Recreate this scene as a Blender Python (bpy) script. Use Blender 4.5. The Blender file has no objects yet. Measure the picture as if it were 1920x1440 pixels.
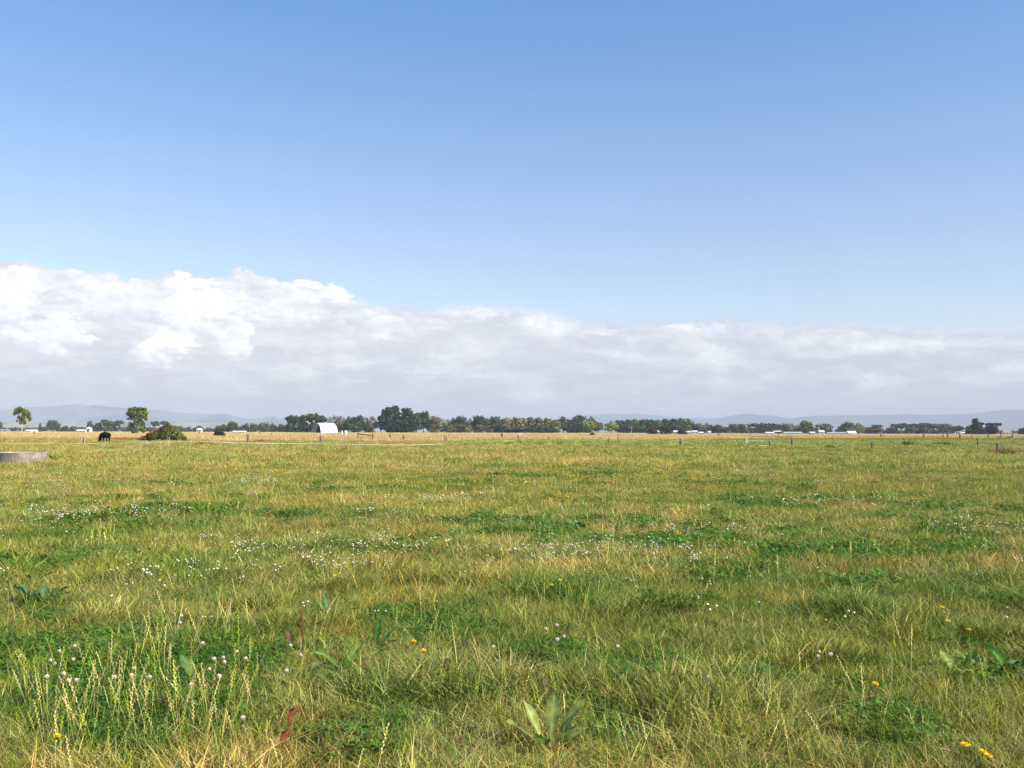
import bpy, bmesh, math, random
import numpy as np
from mathutils import Vector, Matrix, Euler

# ------------------------------------------------------------------ camera
SC = bpy.context.scene
COL = SC.collection
R = math.radians
W0, H0, F0 = 1920.0, 1440.0, 1867.0
CAMH = 1.6
PITCH = math.atan(88.5 / F0)
ROLL = math.atan(5.0 / 1920.0)          # horizon sinks a little to one side
cam_d = bpy.data.cameras.new('camera')
cam = bpy.data.objects.new('camera', cam_d)
COL.objects.link(cam)
cam_d.sensor_width = 36.0
cam_d.lens = 36.0 * F0 / W0
cam_d.clip_start = 0.05
cam_d.clip_end = 60000
CAMROT = Matrix.Rotation(R(90) + PITCH, 3, 'X') @ Matrix.Rotation(ROLL, 3, 'Z')
cam.matrix_world = Matrix.Translation((0, 0, CAMH)) @ CAMROT.to_4x4()
SC.camera = cam

def ray(px, py):
    v = CAMROT @ Vector(((px - W0 / 2) / F0, -(py - H0 / 2) / F0, -1.0))
    return v
def at(px, py, d):
    """point seen at pixel px,py lying d metres ahead"""
    v = ray(px, py); v = v * (d / v.y)
    return Vector((v.x, v.y, v.z + CAMH))
def ground(px, py):
    v = ray(px, py); t = -CAMH / v.z
    return Vector((v.x * t, v.y * t, 0))
def hor(px):
    return 808.5 + (px - 960) * 5.0 / 1920.0

# ------------------------------------------------------------------ light
SUN_EL, SUN_AZ = R(40), R(118)          # azimuth clockwise from the view direction (+Y)
SC.view_settings.view_transform = 'Standard'
SC.view_settings.look = 'None'
SC.view_settings.gamma = 1.0
SC.view_settings.exposure = 0.78
SUNDIR = Vector((math.sin(SUN_AZ) * math.cos(SUN_EL), math.cos(SUN_AZ) * math.cos(SUN_EL), math.sin(SUN_EL)))
sl = bpy.data.lights.new('sun', 'SUN'); sl.energy = 4.9; sl.angle = R(0.53); sl.color = (1.0, 0.94, 0.84)
so = bpy.data.objects.new('sun', sl); COL.objects.link(so)
so.rotation_euler = (-SUNDIR).to_track_quat('-Z', 'Y').to_euler()
so.location = (0, 0, 50)

# ------------------------------------------------------------------ node helper
class NT:
    def __init__(s, nt): s.nt = nt; s.n = nt.nodes; s.l = nt.links
    def node(s, t, **kw):
        n = s.n.new(t)
        for k, v in kw.items(): setattr(n, k, v)
        return n
    def put(s, sock, v):
        if hasattr(v, 'is_output') or isinstance(v, bpy.types.NodeSocket): s.l.new(v, sock)
        elif v is not None: sock.default_value = v
    def m(s, op, a, b=None, c=None, clamp=False):
        n = s.node('ShaderNodeMath', operation=op, use_clamp=clamp)
        s.put(n.inputs[0], a); s.put(n.inputs[1], b); s.put(n.inputs[2], c)
        return n.outputs[0]
    def vm(s, op, a, b=None):
        n = s.node('ShaderNodeVectorMath', operation=op)
        s.put(n.inputs[0], a); s.put(n.inputs[1], b)
        return n.outputs[0]
    def noise(s, vec, scale, detail=4, rough=.55, dist=0.0):
        n = s.node('ShaderNodeTexNoise'); s.put(n.inputs['Vector'], vec)
        n.inputs['Scale'].default_value = scale; n.inputs['Detail'].default_value = detail
        n.inputs['Roughness'].default_value = rough; n.inputs['Distortion'].default_value = dist
        return n.outputs['Fac']
    def rng(s, v, a, b, c=0.0, d=1.0, smooth=True):
        n = s.node('ShaderNodeMapRange', interpolation_type='SMOOTHSTEP' if smooth else 'LINEAR')
        s.put(n.inputs[0], v)
        for i, x in enumerate((a, b, c, d)): s.put(n.inputs[i + 1], x)
        return n.outputs[0]
    def mix(s, f, a, b, mode='MIX'):
        n = s.node('ShaderNodeMix', data_type='RGBA', blend_type=mode)
        s.put(n.inputs[0], f); s.put(n.inputs[6], a); s.put(n.inputs[7], b)
        return n.outputs[2]
    def comb(s, x, y, z):
        n = s.node('ShaderNodeCombineXYZ')
        for i, v in enumerate((x, y, z)): s.put(n.inputs[i], v)
        return n.outputs[0]

# ------------------------------------------------------------------ sky
world = bpy.data.worlds.new('World'); SC.world = world; world.use_nodes = True
nt = NT(world.node_tree); nt.n.clear()
out = nt.node('ShaderNodeOutputWorld')
sky = nt.node('ShaderNodeTexSky', sky_type='NISHITA')
sky.sun_disc = False; sky.sun_elevation = SUN_EL; sky.sun_rotation = SUN_AZ
sky.air_density = 1.0; sky.dust_density = 0.35; sky.ozone_density = 2.2; sky.altitude = 0
SKY_STRENGTH = 0.110
hs = nt.node('ShaderNodeHueSaturation')
nt.l.new(sky.outputs[0], hs.inputs['Color'])
bg1 = nt.node('ShaderNodeBackground'); bg1.inputs[1].default_value = SKY_STRENGTH
tc = nt.node('ShaderNodeTexCoord'); D = tc.outputs['Generated']
sep = nt.node('ShaderNodeSeparateXYZ'); nt.l.new(D, sep.inputs[0])
dx, dy, dz = sep.outputs
AZ = nt.m('ARCTAN2', dx, dy)
EL = nt.m('ARCSINE', dz)
nt.l.new(nt.rng(EL, R(5), R(26), .98, 1.26, smooth=False), hs.inputs['Saturation'])
skc = nt.mix(1.0, hs.outputs[0], nt.mix(nt.rng(EL, R(4), R(24), 0, 1, smooth=False), (.99, .885, .875, 1), (1.21, 1.09, 1.10, 1)), 'MULTIPLY')
nt.l.new(skc, bg1.inputs[0])
def azel(px, py):
    v = ray(px, py).normalized()
    return math.atan2(v.x, v.y), math.asin(v.z)
AZR = R(38)
fac = nt.rng(AZ, -AZR, AZR, 0, 1, smooth=False)
fc = nt.node('ShaderNodeFloatCurve')
edge = [(-120, 478), (0, 484), (90, 492), (190, 503), (270, 508), (300, 501), (345, 497), (400, 508), (450, 513), (540, 516),
        (600, 531), (640, 541), (662, 563), (740, 572), (830, 576), (930, 573), (1010, 582), (1090, 592), (1160, 602),
        (1260, 601), (1340, 594), (1450, 600), (1600, 605), (1750, 613), (1920, 617), (2060, 620)]
cur = fc.mapping.curves[0]
pts = []
for px, py in edge:
    a, e = azel(px, py); pts.append(((a + AZR) / (2 * AZR), e / R(14)))
for i, (x, y) in enumerate(pts):
    if i < 2: cur.points[i].location = (x, y)
    else: cur.points.new(x, y)
fc.mapping.extend = 'HORIZONTAL'
fc.mapping.update()
nt.l.new(fac, fc.inputs['Value'])
E0 = nt.m('MULTIPLY', fc.outputs[0], R(14))
DV = nt.vm('MULTIPLY', D, (1.0, 1.0, 1.9))
n1 = nt.noise(DV, 26, 6, .6); n2 = nt.noise(DV, 90, 4, .6)
def billow(vec):
    tot = None
    for sc_, am in ((15, .5), (36, .32), (90, .18)):
        vo = nt.node('ShaderNodeTexVoronoi', feature='F1'); vo.inputs['Scale'].default_value = sc_
        nt.l.new(vec, vo.inputs['Vector'])
        v_ = nt.m('MULTIPLY', nt.m('SUBTRACT', 1.0, nt.m('MULTIPLY', vo.outputs['Distance'], vo.outputs['Distance'])), am)
        tot = v_ if tot is None else nt.m('ADD', tot, v_)
    return tot
wn = nt.node('ShaderNodeTexNoise'); wn.inputs['Scale'].default_value = 30; wn.inputs['Detail'].default_value = 3; nt.l.new(DV, wn.inputs['Vector'])
DW = nt.vm('ADD', DV, nt.vm('MULTIPLY', wn.outputs['Color'], (.035, .035, .035)))
BIL = billow(DW); BILS = billow(nt.vm('ADD', DW, (.0035, 0, .006)))
disp = nt.m('ADD', nt.m('MULTIPLY', nt.m('SUBTRACT', n1, .5), R(1.1)), nt.m('MULTIPLY', nt.m('SUBTRACT', n2, .5), R(0.45)))
soft = nt.rng(AZ, azel(560, 0)[0], azel(800, 0)[0], R(0.11), R(0.45))
disp = nt.m('MULTIPLY', disp, nt.rng(AZ, azel(560, 0)[0], azel(900, 0)[0], 1.0, .55))
disp = nt.m('ADD', disp, nt.m('MULTIPLY', nt.m('SUBTRACT', BIL, .80), nt.rng(AZ, azel(560, 0)[0], azel(800, 0)[0], R(1.9), R(.5))))
Ed = nt.m('ADD', E0, disp)
below = nt.m('SUBTRACT', Ed, EL)                      # >0 inside the bank
MASK = nt.rng(nt.m('DIVIDE', below, soft), -.55, 1.0)
# sunlit cumulus heads
wx = nt.noise(DV, 16, 5, .55); wy = nt.noise(nt.vm('ADD', DV, (7.3, 2.1, 4.4)), 16, 5, .55)
wz = nt.noise(DV, 60, 5, .6)
azw = nt.m('ADD', AZ, nt.m('ADD', nt.m('MULTIPLY', nt.m('SUBTRACT', wx, .5), R(5.0)), nt.m('MULTIPLY', nt.m('SUBTRACT', wz, .5), R(1.8))))
elw = nt.m('ADD', EL, nt.m('ADD', nt.m('MULTIPLY', nt.m('SUBTRACT', wy, .5), R(3.4)), nt.m('MULTIPLY', nt.m('SUBTRACT', wz, .5), R(-1.5))))
def blob(px, py, rx, ry, amp, crisp=None):
    crisp = crisp or (.16 if amp > .55 else .5)
    a, e = azel(px, py)
    u = nt.m('DIVIDE', nt.m('SUBTRACT', azw, a), rx / F0)
    v = nt.m('DIVIDE', nt.m('SUBTRACT', elw, e), ry / F0)
    r2 = nt.m('SUBTRACT', nt.m('SQRT', nt.m('ADD', nt.m('MULTIPLY', u, u), nt.m('MULTIPLY', v, v))), nt.m('MULTIPLY', nt.m('SUBTRACT', BIL, .80), .9 * amp))
    wd = nt.rng(nt.m('ADD', v, nt.m('MULTIPLY', u, .5)), -.7, .5, .95, crisp, smooth=False)
    return nt.rng(r2, nt.m('SUBTRACT', .92, nt.m('MULTIPLY', wd, .75)), nt.m('ADD', .92, nt.m('MULTIPLY', wd, .35)), amp, 0.0)
bl = None
for b in [(345, 520, 75, 28, .9), (370, 585, 80, 60, .95), (425, 640, 60, 50, .9), (310, 640, 60, 40, .75), (85, 620, 75, 55, 1.0),
          (20, 560, 60, 70, .7), (560, 535, 95, 26, .6), (640, 548, 40, 18, .6), (180, 520, 160, 22, .35), (690, 605, 90, 26, .28), (215, 565, 150, 50, .42), (520, 580, 110, 50, .42), (760, 600, 120, 30, .25), (1030, 605, 70, 32, .42),
          (940, 590, 90, 18, .45), (830, 690, 110, 26, .22), (1345, 670, 70, 40, .4), (1300, 640, 60, 26, .28), (1700, 650, 260, 22, .3),
          (1660, 725, 45, 24, .32), (1860, 700, 130, 22, .3), (1230, 752, 60, 18, .25), (980, 748, 90, 18, .2), (1150, 745, 60, 14, .2), (1500, 620, 300, 12, .22), (1250,620,200,14,.25)]:
    x = blob(*b)
    bl = x if bl is None else nt.m('MAXIMUM', bl, x)
st = nt.noise(nt.vm('MULTIPLY', D, (1, 1, 5.0)), 13, 6, .6)          # flat streaks in the bank
bil = nt.noise(DV, 38, 6, .62)
soft_b = nt.m('ADD', nt.m('MULTIPLY', nt.rng(st, .42, .66), .34), nt.m('MULTIPLY', nt.rng(bil, .42, .68), .12))
brt = nt.m('ADD', bl, soft_b, clamp=True)
brt = nt.m('MULTIPLY', brt, nt.rng(BIL, .66, .88, .70, 1.0))
brt = nt.m('MULTIPLY', brt, nt.rng(EL, R(.8), R(3.2), .35, 1.0))
grey = nt.mix(nt.rng(EL, R(0), R(6)), (0.385, 0.415, 0.480, 1), (0.535, 0.540, 0.592, 1))
grey = nt.mix(nt.rng(AZ, R(-20), R(20)), grey, nt.mix(.5, grey, (0.40, .455, .54, 1)))
rimdark = nt.m('MULTIPLY', nt.rng(nt.m('DIVIDE', below, R(.6)), .3, 1.5, .5, 0), nt.rng(AZ, azel(640, 0)[0], azel(760, 0)[0]))
grey = nt.mix(nt.m('MULTIPLY', rimdark, nt.rng(n1, .4, .6)), grey, (.36, .43, .58, 1))
rel = nt.m('ADD', nt.m('MULTIPLY', nt.m('SUBTRACT', BIL, BILS), 1.7), nt.m('MULTIPLY', nt.m('SUBTRACT', n1, nt.noise(nt.vm('ADD', DV, (.016, 0, .02)), 26, 6, .6)), 1.1))
rel = nt.m('MULTIPLY', rel, nt.m('ADD', nt.m('MULTIPLY', bl, .75), nt.m('MULTIPLY', nt.rng(EL, R(1.2), R(4), .05, .34), nt.rng(AZ, R(-12), R(10), 1.0, .55))))
brt = nt.m('ADD', brt, rel, clamp=True)
cc = nt.mix(brt, grey, (0.90, 0.89, 0.90, 1))
bg2 = nt.node('ShaderNodeBackground'); nt.l.new(cc, bg2.inputs[0]); bg2.inputs[1].default_value = 0.86
mx = nt.node('ShaderNodeMixShader')
nt.l.new(nt.m('MULTIPLY', MASK, .97), mx.inputs[0]); nt.l.new(bg1.outputs[0], mx.inputs[1]); nt.l.new(bg2.outputs[0], mx.inputs[2])
nt.l.new(mx.outputs[0], out.inputs[0])

SC.cycles.use_denoising = True
SC.cycles.denoising_prefilter = 'NONE'; SC.cycles.use_light_tree = False
SC.cycles.max_bounces = 6; SC.cycles.diffuse_bounces = 2; SC.cycles.transmission_bounces = 4
SC.cycles.volume_bounces = 1; SC.cycles.transparent_max_bounces = 8
SC.render.use_persistent_data = False

# ------------------------------------------------------------------ helpers
rnd = random.Random(11)
NR = np.random.RandomState(5)
MATS = {}
def mat(name, col, rough=.8, var=0.0, scale=8.0, col2=None, spec=.2, coords='Object', bump=0.0, objcol=False, trans=0.0, attr=None, metal=0.0):
    if name in MATS: return MATS[name]
    m = bpy.data.materials.new(name); m.use_nodes = True
    t = NT(m.node_tree); t.n.clear()
    o = t.node('ShaderNodeOutputMaterial'); p = t.node('ShaderNodeBsdfPrincipled')
    p.inputs['Roughness'].default_value = rough; p.inputs['Specular IOR Level'].default_value = spec
    p.inputs['Metallic'].default_value = metal
    c = (*col, 1)
    if objcol:
        oi = t.node('ShaderNodeObjectInfo'); c = oi.outputs['Color']
    if var > 0 or col2:
        tc = t.node('ShaderNodeTexCoord')
        n = t.noise(tc.outputs[coords], scale, 5, .6)
        c2 = (*col2, 1) if col2 else None
        if c2 is not None: c = t.mix(t.rng(n, .38, .62), c, c2)
        else: c = t.mix(1.0, c, t.comb(*[t.rng(n, .3, .7, 1 - var, 1 + var)] * 3), 'MULTIPLY')
        if bump:
            b = t.node('ShaderNodeBump'); b.inputs['Strength'].default_value = bump; b.inputs['Distance'].default_value = .02
            t.l.new(n, b.inputs['Height']); t.l.new(b.outputs[0], p.inputs['Normal'])
    if attr:
        a = t.node('ShaderNodeAttribute'); a.attribute_name = attr
        c = t.mix(1.0, c, a.outputs['Color'], 'MULTIPLY')
    t.put(p.inputs['Base Color'], c)
    sh = p.outputs[0]
    if trans:
        tr = t.node('ShaderNodeBsdfTranslucent'); t.put(tr.inputs[0], c)
        ms = t.node('ShaderNodeMixShader'); ms.inputs[0].default_value = trans
        t.l.new(sh, ms.inputs[1]); t.l.new(tr.outputs[0], ms.inputs[2]); sh = ms.outputs[0]
    t.l.new(sh, o.inputs[0])
    MATS[name] = m
    return m

def tag(o, label=None, cat=None, group=None, kind=None):
    if label: o['label'] = label
    if cat: o['category'] = cat
    if group: o['group'] = group
    if kind: o['kind'] = kind
    return o
def empty(name, loc, rz=0.0, scale=None):
    o = bpy.data.objects.new(name, None); COL.objects.link(o)
    o.location = loc; o.rotation_euler = (0, 0, rz); o.empty_display_size = .2
    if scale: o.scale = scale
    return o
class MB:
    def __init__(s): s.v = []; s.f = []; s.smooth = False
    def add(s, vs, fs):
        k = len(s.v); s.v += [tuple(v) for v in vs]; s.f += [tuple(i + k for i in f) for f in fs]
    def box(s, c, size, rz=0, taper=1.0):
        x, y, z = [q / 2 for q in size]; M = Matrix.Rotation(rz, 3, 'Z'); c = Vector(c)
        vs = []
        for sz in (-1, 1):
            k = taper if sz > 0 else 1
            for sx, sy in ((-1, -1), (1, -1), (1, 1), (-1, 1)):
                vs.append(c + M @ Vector((sx * x * k, sy * y * k, sz * z)))
        s.add(vs, [(3, 2, 1, 0), (4, 5, 6, 7), (0, 1, 5, 4), (1, 2, 6, 5), (2, 3, 7, 6), (3, 0, 4, 7)])
    def tube(s, pts, rad, n=8, cap=True):
        pts = [Vector(p) for p in pts]
        if not hasattr(rad, '__len__'): rad = [rad] * len(pts)
        rings = []
        for i, p in enumerate(pts):
            d = (pts[min(i + 1, len(pts) - 1)] - pts[max(i - 1, 0)]).normalized()
            a = d.orthogonal().normalized()
            if abs(d.z) > .3: a = Vector((1, 0, 0)) - d * d.x; a.normalize()
            b = d.cross(a)
            rings.append([p + (a * math.cos(t) + b * math.sin(t)) * rad[i] for t in [2 * math.pi * j / n for j in range(n)]])
        vs = [v for r in rings for v in r]; fs = []
        for i in range(len(pts) - 1):
            for j in range(n):
                fs.append((i * n + j, i * n + (j + 1) % n, (i + 1) * n + (j + 1) % n, (i + 1) * n + j))
        if cap:
            fs.append(tuple(range(n))[::-1]); fs.append(tuple((len(pts) - 1) * n + j for j in range(n)))
        s.add(vs, fs)
    def build(s, name, material, parent=None, loc=(0, 0, 0), rz=0):
        me = bpy.data.meshes.new(name); me.from_pydata(s.v, [], s.f); me.update()
        if s.smooth: me.polygons.foreach_set('use_smooth', [True] * len(me.polygons))
        if material: me.materials.append(material)
        o = bpy.data.objects.new(name, me); COL.objects.link(o)
        o.location = loc; o.rotation_euler = (0, 0, rz)
        if parent: o.parent = parent
        return o
def np_mesh(name, V, loops, starts, attrs=None, material=None):
    me = bpy.data.meshes.new(name)
    V = np.asarray(V, np.float32); loops = np.asarray(loops, np.int32); starts = np.asarray(starts, np.int32)
    me.vertices.add(len(V)); me.vertices.foreach_set('co', V.ravel())
    if len(loops):
        me.loops.add(len(loops)); me.loops.foreach_set('vertex_index', loops)
        me.polygons.add(len(starts)); me.polygons.foreach_set('loop_start', starts)
    me.update(calc_edges=True)
    for k, (typ, dat) in (attrs or {}).items():
        a = me.attributes.new(k, typ, 'POINT')
        a.data.foreach_set('value' if typ in ('FLOAT', 'INT') else ('vector' if typ == 'FLOAT_VECTOR' else 'color'), np.asarray(dat, np.int32 if typ == 'INT' else np.float32).ravel())
    if material: me.materials.append(material)
    return me

# value noise on the ground plane
def vnoise(x, y, scale, seed):
    x = np.asarray(x, float) / scale + seed * 17.13; y = np.asarray(y, float) / scale + seed * 5.71
    xi = np.floor(x); yi = np.floor(y); fx = x - xi; fy = y - yi
    fx = fx * fx * (3 - 2 * fx); fy = fy * fy * (3 - 2 * fy)
    def h(a, b):
        v = np.sin(a * 127.1 + b * 311.7 + seed * 74.7) * 43758.5453
        return v - np.floor(v)
    return (h(xi, yi) * (1 - fx) + h(xi + 1, yi) * fx) * (1 - fy) + (h(xi, yi + 1) * (1 - fx) + h(xi + 1, yi + 1) * fx) * fy
def fbm(x, y, scale, seed, oct=4):
    s = 0; a = 1; t = 0
    for o in range(oct):
        s = s + a * vnoise(x, y, scale / 2 ** o, seed + o); t += a; a *= .55
    return s / t
def sst(v, a, b):
    t = np.clip((v - a) / (b - a), 0, 1); return t * t * (3 - 2 * t)
def hgt(x, y):
    d = np.hypot(x, y)
    return (fbm(x, y, 1.3, 40, 3) - .5) * .07 * (1 - sst(d, 40, 80)) + (fbm(x, y, 14, 44, 2) - .5) * .16 * sst(d, 6, 20) * (1 - sst(d, 90, 140))

# ------------------------------------------------------------------ ground sheet
rs = np.concatenate([[0.0], np.geomspace(1.0, 90, 150), np.geomspace(95, 15500, 60)])
NA = 360
ang = np.arange(NA) * 2 * np.pi / NA
V = [(0, 0, 0)]
rr, aa = np.meshgrid(rs[1:], ang, indexing='ij')
gx = rr * np.sin(aa); gy = rr * np.cos(aa)
V = np.concatenate([[[0, 0, 0]], np.stack([gx, gy, hgt(gx, gy)], -1).reshape(-1, 3)])
loops = []; starts = []
for j in range(NA):
    starts.append(len(loops)); loops += [0, 1 + (j + 1) % NA, 1 + j]
L = np.array(loops); S = list(starts)
nr = len(rs) - 1
i, j = np.meshgrid(np.arange(nr - 1), np.arange(NA), indexing='ij')
q = np.stack([1 + i * NA + j, 1 + i * NA + (j + 1) % NA, 1 + (i + 1) * NA + (j + 1) % NA, 1 + (i + 1) * NA + j], -1).reshape(-1)
S = np.concatenate([S, len(L) + np.arange(len(q) // 4) * 4]); L = np.concatenate([L, q])
gm = bpy.data.materials.new('pasture_soil'); gm.use_nodes = True
t = NT(gm.node_tree); t.n.clear()
o = t.node('ShaderNodeOutputMaterial'); p = t.node('ShaderNodeBsdfPrincipled'); p.inputs['Roughness'].default_value = 1; p.inputs['Specular IOR Level'].default_value = 0
geo = t.node('ShaderNodeNewGeometry')
na = t.noise(geo.outputs['Position'], .35, 6, .6); nb = t.noise(geo.outputs['Position'], 9, 5, .65)
c = t.mix(t.rng(na, .4, .6), (.05, .055, .02, 1), (.09, .075, .035, 1))
c = t.mix(t.rng(nb, .4, .65), c, (.06, .07, .025, 1))
dist = t.node('ShaderNodeVectorMath', operation='LENGTH'); t.l.new(geo.outputs['Position'], dist.inputs[0])
nf = t.noise(t.vm('MULTIPLY', geo.outputs['Position'], (.2, 1, 1)), .01, 4, .6)
cf = t.mix(t.rng(nf, .42, .58), (.33, .27, .14, 1), (.15, .19, .07, 1))
c = t.mix(t.rng(dist.outputs['Value'], 130, 220), c, cf)
t.put(p.inputs['Base Color'], c); t.l.new(p.outputs[0], o.inputs[0])
me = np_mesh('ground', V, L, S, material=gm)
me.polygons.foreach_set('use_smooth', [True] * len(me.polygons))
g = bpy.data.objects.new('ground', me); COL.objects.link(g)
tag(g, 'flat pasture ground under the grass reaching to the horizon', 'ground', kind='structure')

# ------------------------------------------------------------------ grass library
GREEN = np.array([.085, .175, .012]); YGREEN = np.array([.270, .310, .026]); STRAW = np.array([.60, .50, .19])
PINKST = np.array([.64, .43, .24]); CLOVER = np.array([.070, .155, .018]); OLIVE = np.array([.17, .17, .03]); RUST = np.array([.32, .15, .05])
class GL:
    """collects blades into arrays"""
    def __init__(s): s.V = []; s.L = []; s.S = []; s.C = []; s.K = []; s.nv = 0; s.nl = 0
    def addmesh(s, V, faces, C, k):
        """V (n,3), faces list of index tuples relative, C (n,3)"""
        s.V.append(V); s.C.append(C); s.K.append(np.full(len(V), k))
        for f in faces:
            s.S.append(s.nl); s.L.extend([i + s.nv for i in f]); s.nl += len(f)
        s.nv += len(V)
    def blades(s, k, n, rad, h0, h1, w, bend, cols, probs, seed, lean=.25, spread=1.0, tipcol=0.25):
        r = np.random.RandomState(seed)
        a = r.rand(n) * 6.283; rr = rad * np.sqrt(r.rand(n)) * spread
        bx = rr * np.cos(a); by = rr * np.sin(a)
        H = h0 + (h1 - h0) * r.rand(n) ** 1.3
        dirA = a * .5 + r.rand(n) * 6.283
        ln = lean * (.3 + r.rand(n)); bd = bend * (.2 + r.rand(n) * 1.2)
        ww = w * (.6 + .8 * r.rand(n))
        fa = r.rand(n) * 6.283
        ci = r.choice(len(cols), n, p=probs); base = np.array(cols)[ci] * (0.6 + .8 * r.rand(n))[:, None]
        lv = [0, .38, .74, 1.0]
        P = []
        for t in lv:
            hor_ = (ln * t + bd * t * t) * H
            z = H * (t - .35 * bd * t * t)
            P.append(np.stack([bx + np.cos(dirA) * hor_, by + np.sin(dirA) * hor_, z], -1))
        sx = np.stack([np.cos(fa), np.sin(fa), np.zeros(n)], -1)
        vs = np.zeros((n, 7, 3)); cs = np.zeros((n, 7, 3))
        for li, f in enumerate((1.0, .85, .5)):
            vs[:, li * 2] = P[li] - sx * (ww * f / 2)[:, None]; vs[:, li * 2 + 1] = P[li] + sx * (ww * f / 2)[:, None]
        vs[:, 6] = P[3]
        tc = base * (1 - tipcol) + STRAW * tipcol
        for q, t in enumerate((0, 0, .38, .38, .74, .74, 1)): cs[:, q] = base * (1 - t) + tc * t
        s.V.append(vs.reshape(-1, 3)); s.C.append(cs.reshape(-1, 3)); s.K.append(np.full(n * 7, k))
        b = (np.arange(n) * 7 + s.nv)[:, None]
        lp = np.concatenate([b + np.array([[0, 1, 3, 2]]), b + np.array([[2, 3, 5, 4]]), b + np.array([[4, 5, 6]])], 1)
        s.L.extend(lp.ravel().tolist())
        st = (np.arange(n) * 11 + s.nl)[:, None] + np.array([[0, 4, 8]])
        s.S.extend(st.ravel().tolist()); s.nl += 11 * n; s.nv += 7 * n
    def clover(s, k, n, rad, h0, h1, size, seed, cols=None):
        r = np.random.RandomState(seed)
        V = []; C = []; F = []; q = 0
        for _ in range(n):
            a = r.rand() * 6.283; rr = rad * math.sqrt(r.rand()); x, y = rr * math.cos(a), rr * math.sin(a)
            z = (h0 + (h1 - h0) * r.rand()) * (1 - .45 * (rr / rad) ** 2)
            base = (cols[r.randint(len(cols))] if cols is not None else CLOVER) * (.7 + .7 * r.rand())
            tx, ty = r.randn() * .35, r.randn() * .35
            r0 = r.rand() * 6.283
            sz = size * (.6 + .7 * r.rand())
            for l in range(3):
                al = r0 + l * 2.094
                d = np.array([math.cos(al), math.sin(al)]); n_ = np.array([-d[1], d[0]])
                pl = [(0, 0), (.5, .42), (.95, .38), (1.08, 0), (.95, -.38), (.5, -.42)]
                for u, w in pl:
                    pp = d * u * sz + n_ * w * sz
                    V.append((x + pp[0], y + pp[1], z + pp[0] * tx + pp[1] * ty + abs(w) * sz * .25)); C.append(base)
                F.append(tuple(range(q, q + 6))); q += 6
        s.addmesh(np.array(V), F, np.array(C), k)
    def ryespike(s, k, n, rad, h0, h1, seed, wide=1.0, cols=None):
        """thin stalks with an alternating flattened seed head"""
        r = np.random.RandomState(seed); V = []; C = []; F = []; q = 0
        for _ in range(n):
            a = r.rand() * 6.283; rr = rad * math.sqrt(r.rand()); x, y = rr * math.cos(a), rr * math.sin(a)
            H = h0 + (h1 - h0) * r.rand(); da = r.rand() * 6.283; ln = .06 + .24 * r.rand(); bd = .2 * r.rand()
            col = (cols or [STRAW * .8 + YGREEN * .3, YGREEN * 1.15, STRAW])[r.randint(3)] * (.8 + .4 * r.rand())
            def P(t):
                hh = (ln * t + bd * t * t) * H
                return np.array([x + math.cos(da) * hh, y + math.sin(da) * hh, H * (t - .2 * bd * t * t)])
            fa = r.rand() * 3.14; sx = np.array([math.cos(fa), math.sin(fa), 0])
            w = .0016 * wide
            ts = [0, .33, .62, 1]
            for i_, t in enumerate(ts):
                V += [P(t) - sx * w / 2, P(t) + sx * w / 2]; C += [col, col]
            for i_ in range(3): F.append((q + i_ * 2, q + i_ * 2 + 1, q + i_ * 2 + 3, q + i_ * 2 + 2))
            q += 8
            m = 9
            for e in range(m):
                t = .62 + .38 * e / m; p0 = P(t); up = (P(min(1, t + .06)) - p0); up = up / (np.linalg.norm(up) + 1e-9)
                sg = 1 if e % 2 else -1
                L = .013 * (1.1 - .4 * e / m) * (wide ** .5); wd = .0032 * wide
                tip = p0 + up * L + sx * sg * L * .42; mid = p0 + up * L * .5 + sx * sg * (L * .2 + wd)
                mid2 = p0 + up * L * .55 + sx * sg * (L * .15 - wd * .4)
                V += [p0, mid, tip, mid2]; C += [col * 1.1] * 4; F.append((q, q + 1, q + 2, q + 3)); q += 4
        s.addmesh(np.array(V), F, np.array(C), k)

g = GL()
K = {}
def newk(name): K[name] = len(K); return K[name]
# near tufts
for i_, (cols, pr) in enumerate([([GREEN, YGREEN, OLIVE, STRAW], [.5, .25, .15, .1]), ([GREEN, YGREEN, STRAW], [.35, .4, .25]),
                                 ([GREEN * .9, YGREEN, OLIVE], [.6, .25, .15]), ([YGREEN, OLIVE, STRAW, GREEN], [.35, .2, .3, .15])]):
    g.blades(newk('near_green%d' % i_), 66, .085, .03, .125, .0036, .6, cols, pr, 10 + i_, lean=.32)
for i_ in range(2):
    g.blades(newk('near_dry%d' % i_), 54, .11, .03, .12, .0026, 1.0, [STRAW, PINKST, YGREEN, RUST], [.5, .25, .2, .05], 20 + i_, lean=.6)
for i_ in range(2):
    g.clover(newk('clover%d' % i_), 60, .14, .03, .10, .011, 30 + i_, [CLOVER, CLOVER * 1.3, GREEN * .9])
for i_ in range(2):
    g.ryespike(newk('rye%d' % i_), 6, .12, .18, .36, 40 + i_, wide=.85)
g.blades(newk('near_thatch'), 34, .14, .03, .10, .0028, 1.5, [STRAW, PINKST, RUST, OLIVE], [.45, .3, .15, .1], 81, lean=1.9)
g.blades(newk('near_broad'), 22, .08, .06, .15, .0058, .8, [GREEN, YGREEN, GREEN * .8], [.4, .4, .2], 82, lean=.35, tipcol=.12)
g.blades(newk('near_stem'), 8, .12, .10, .26, .0022, .4, [STRAW, PINKST, YGREEN], [.55, .2, .25], 83, lean=.28)
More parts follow.
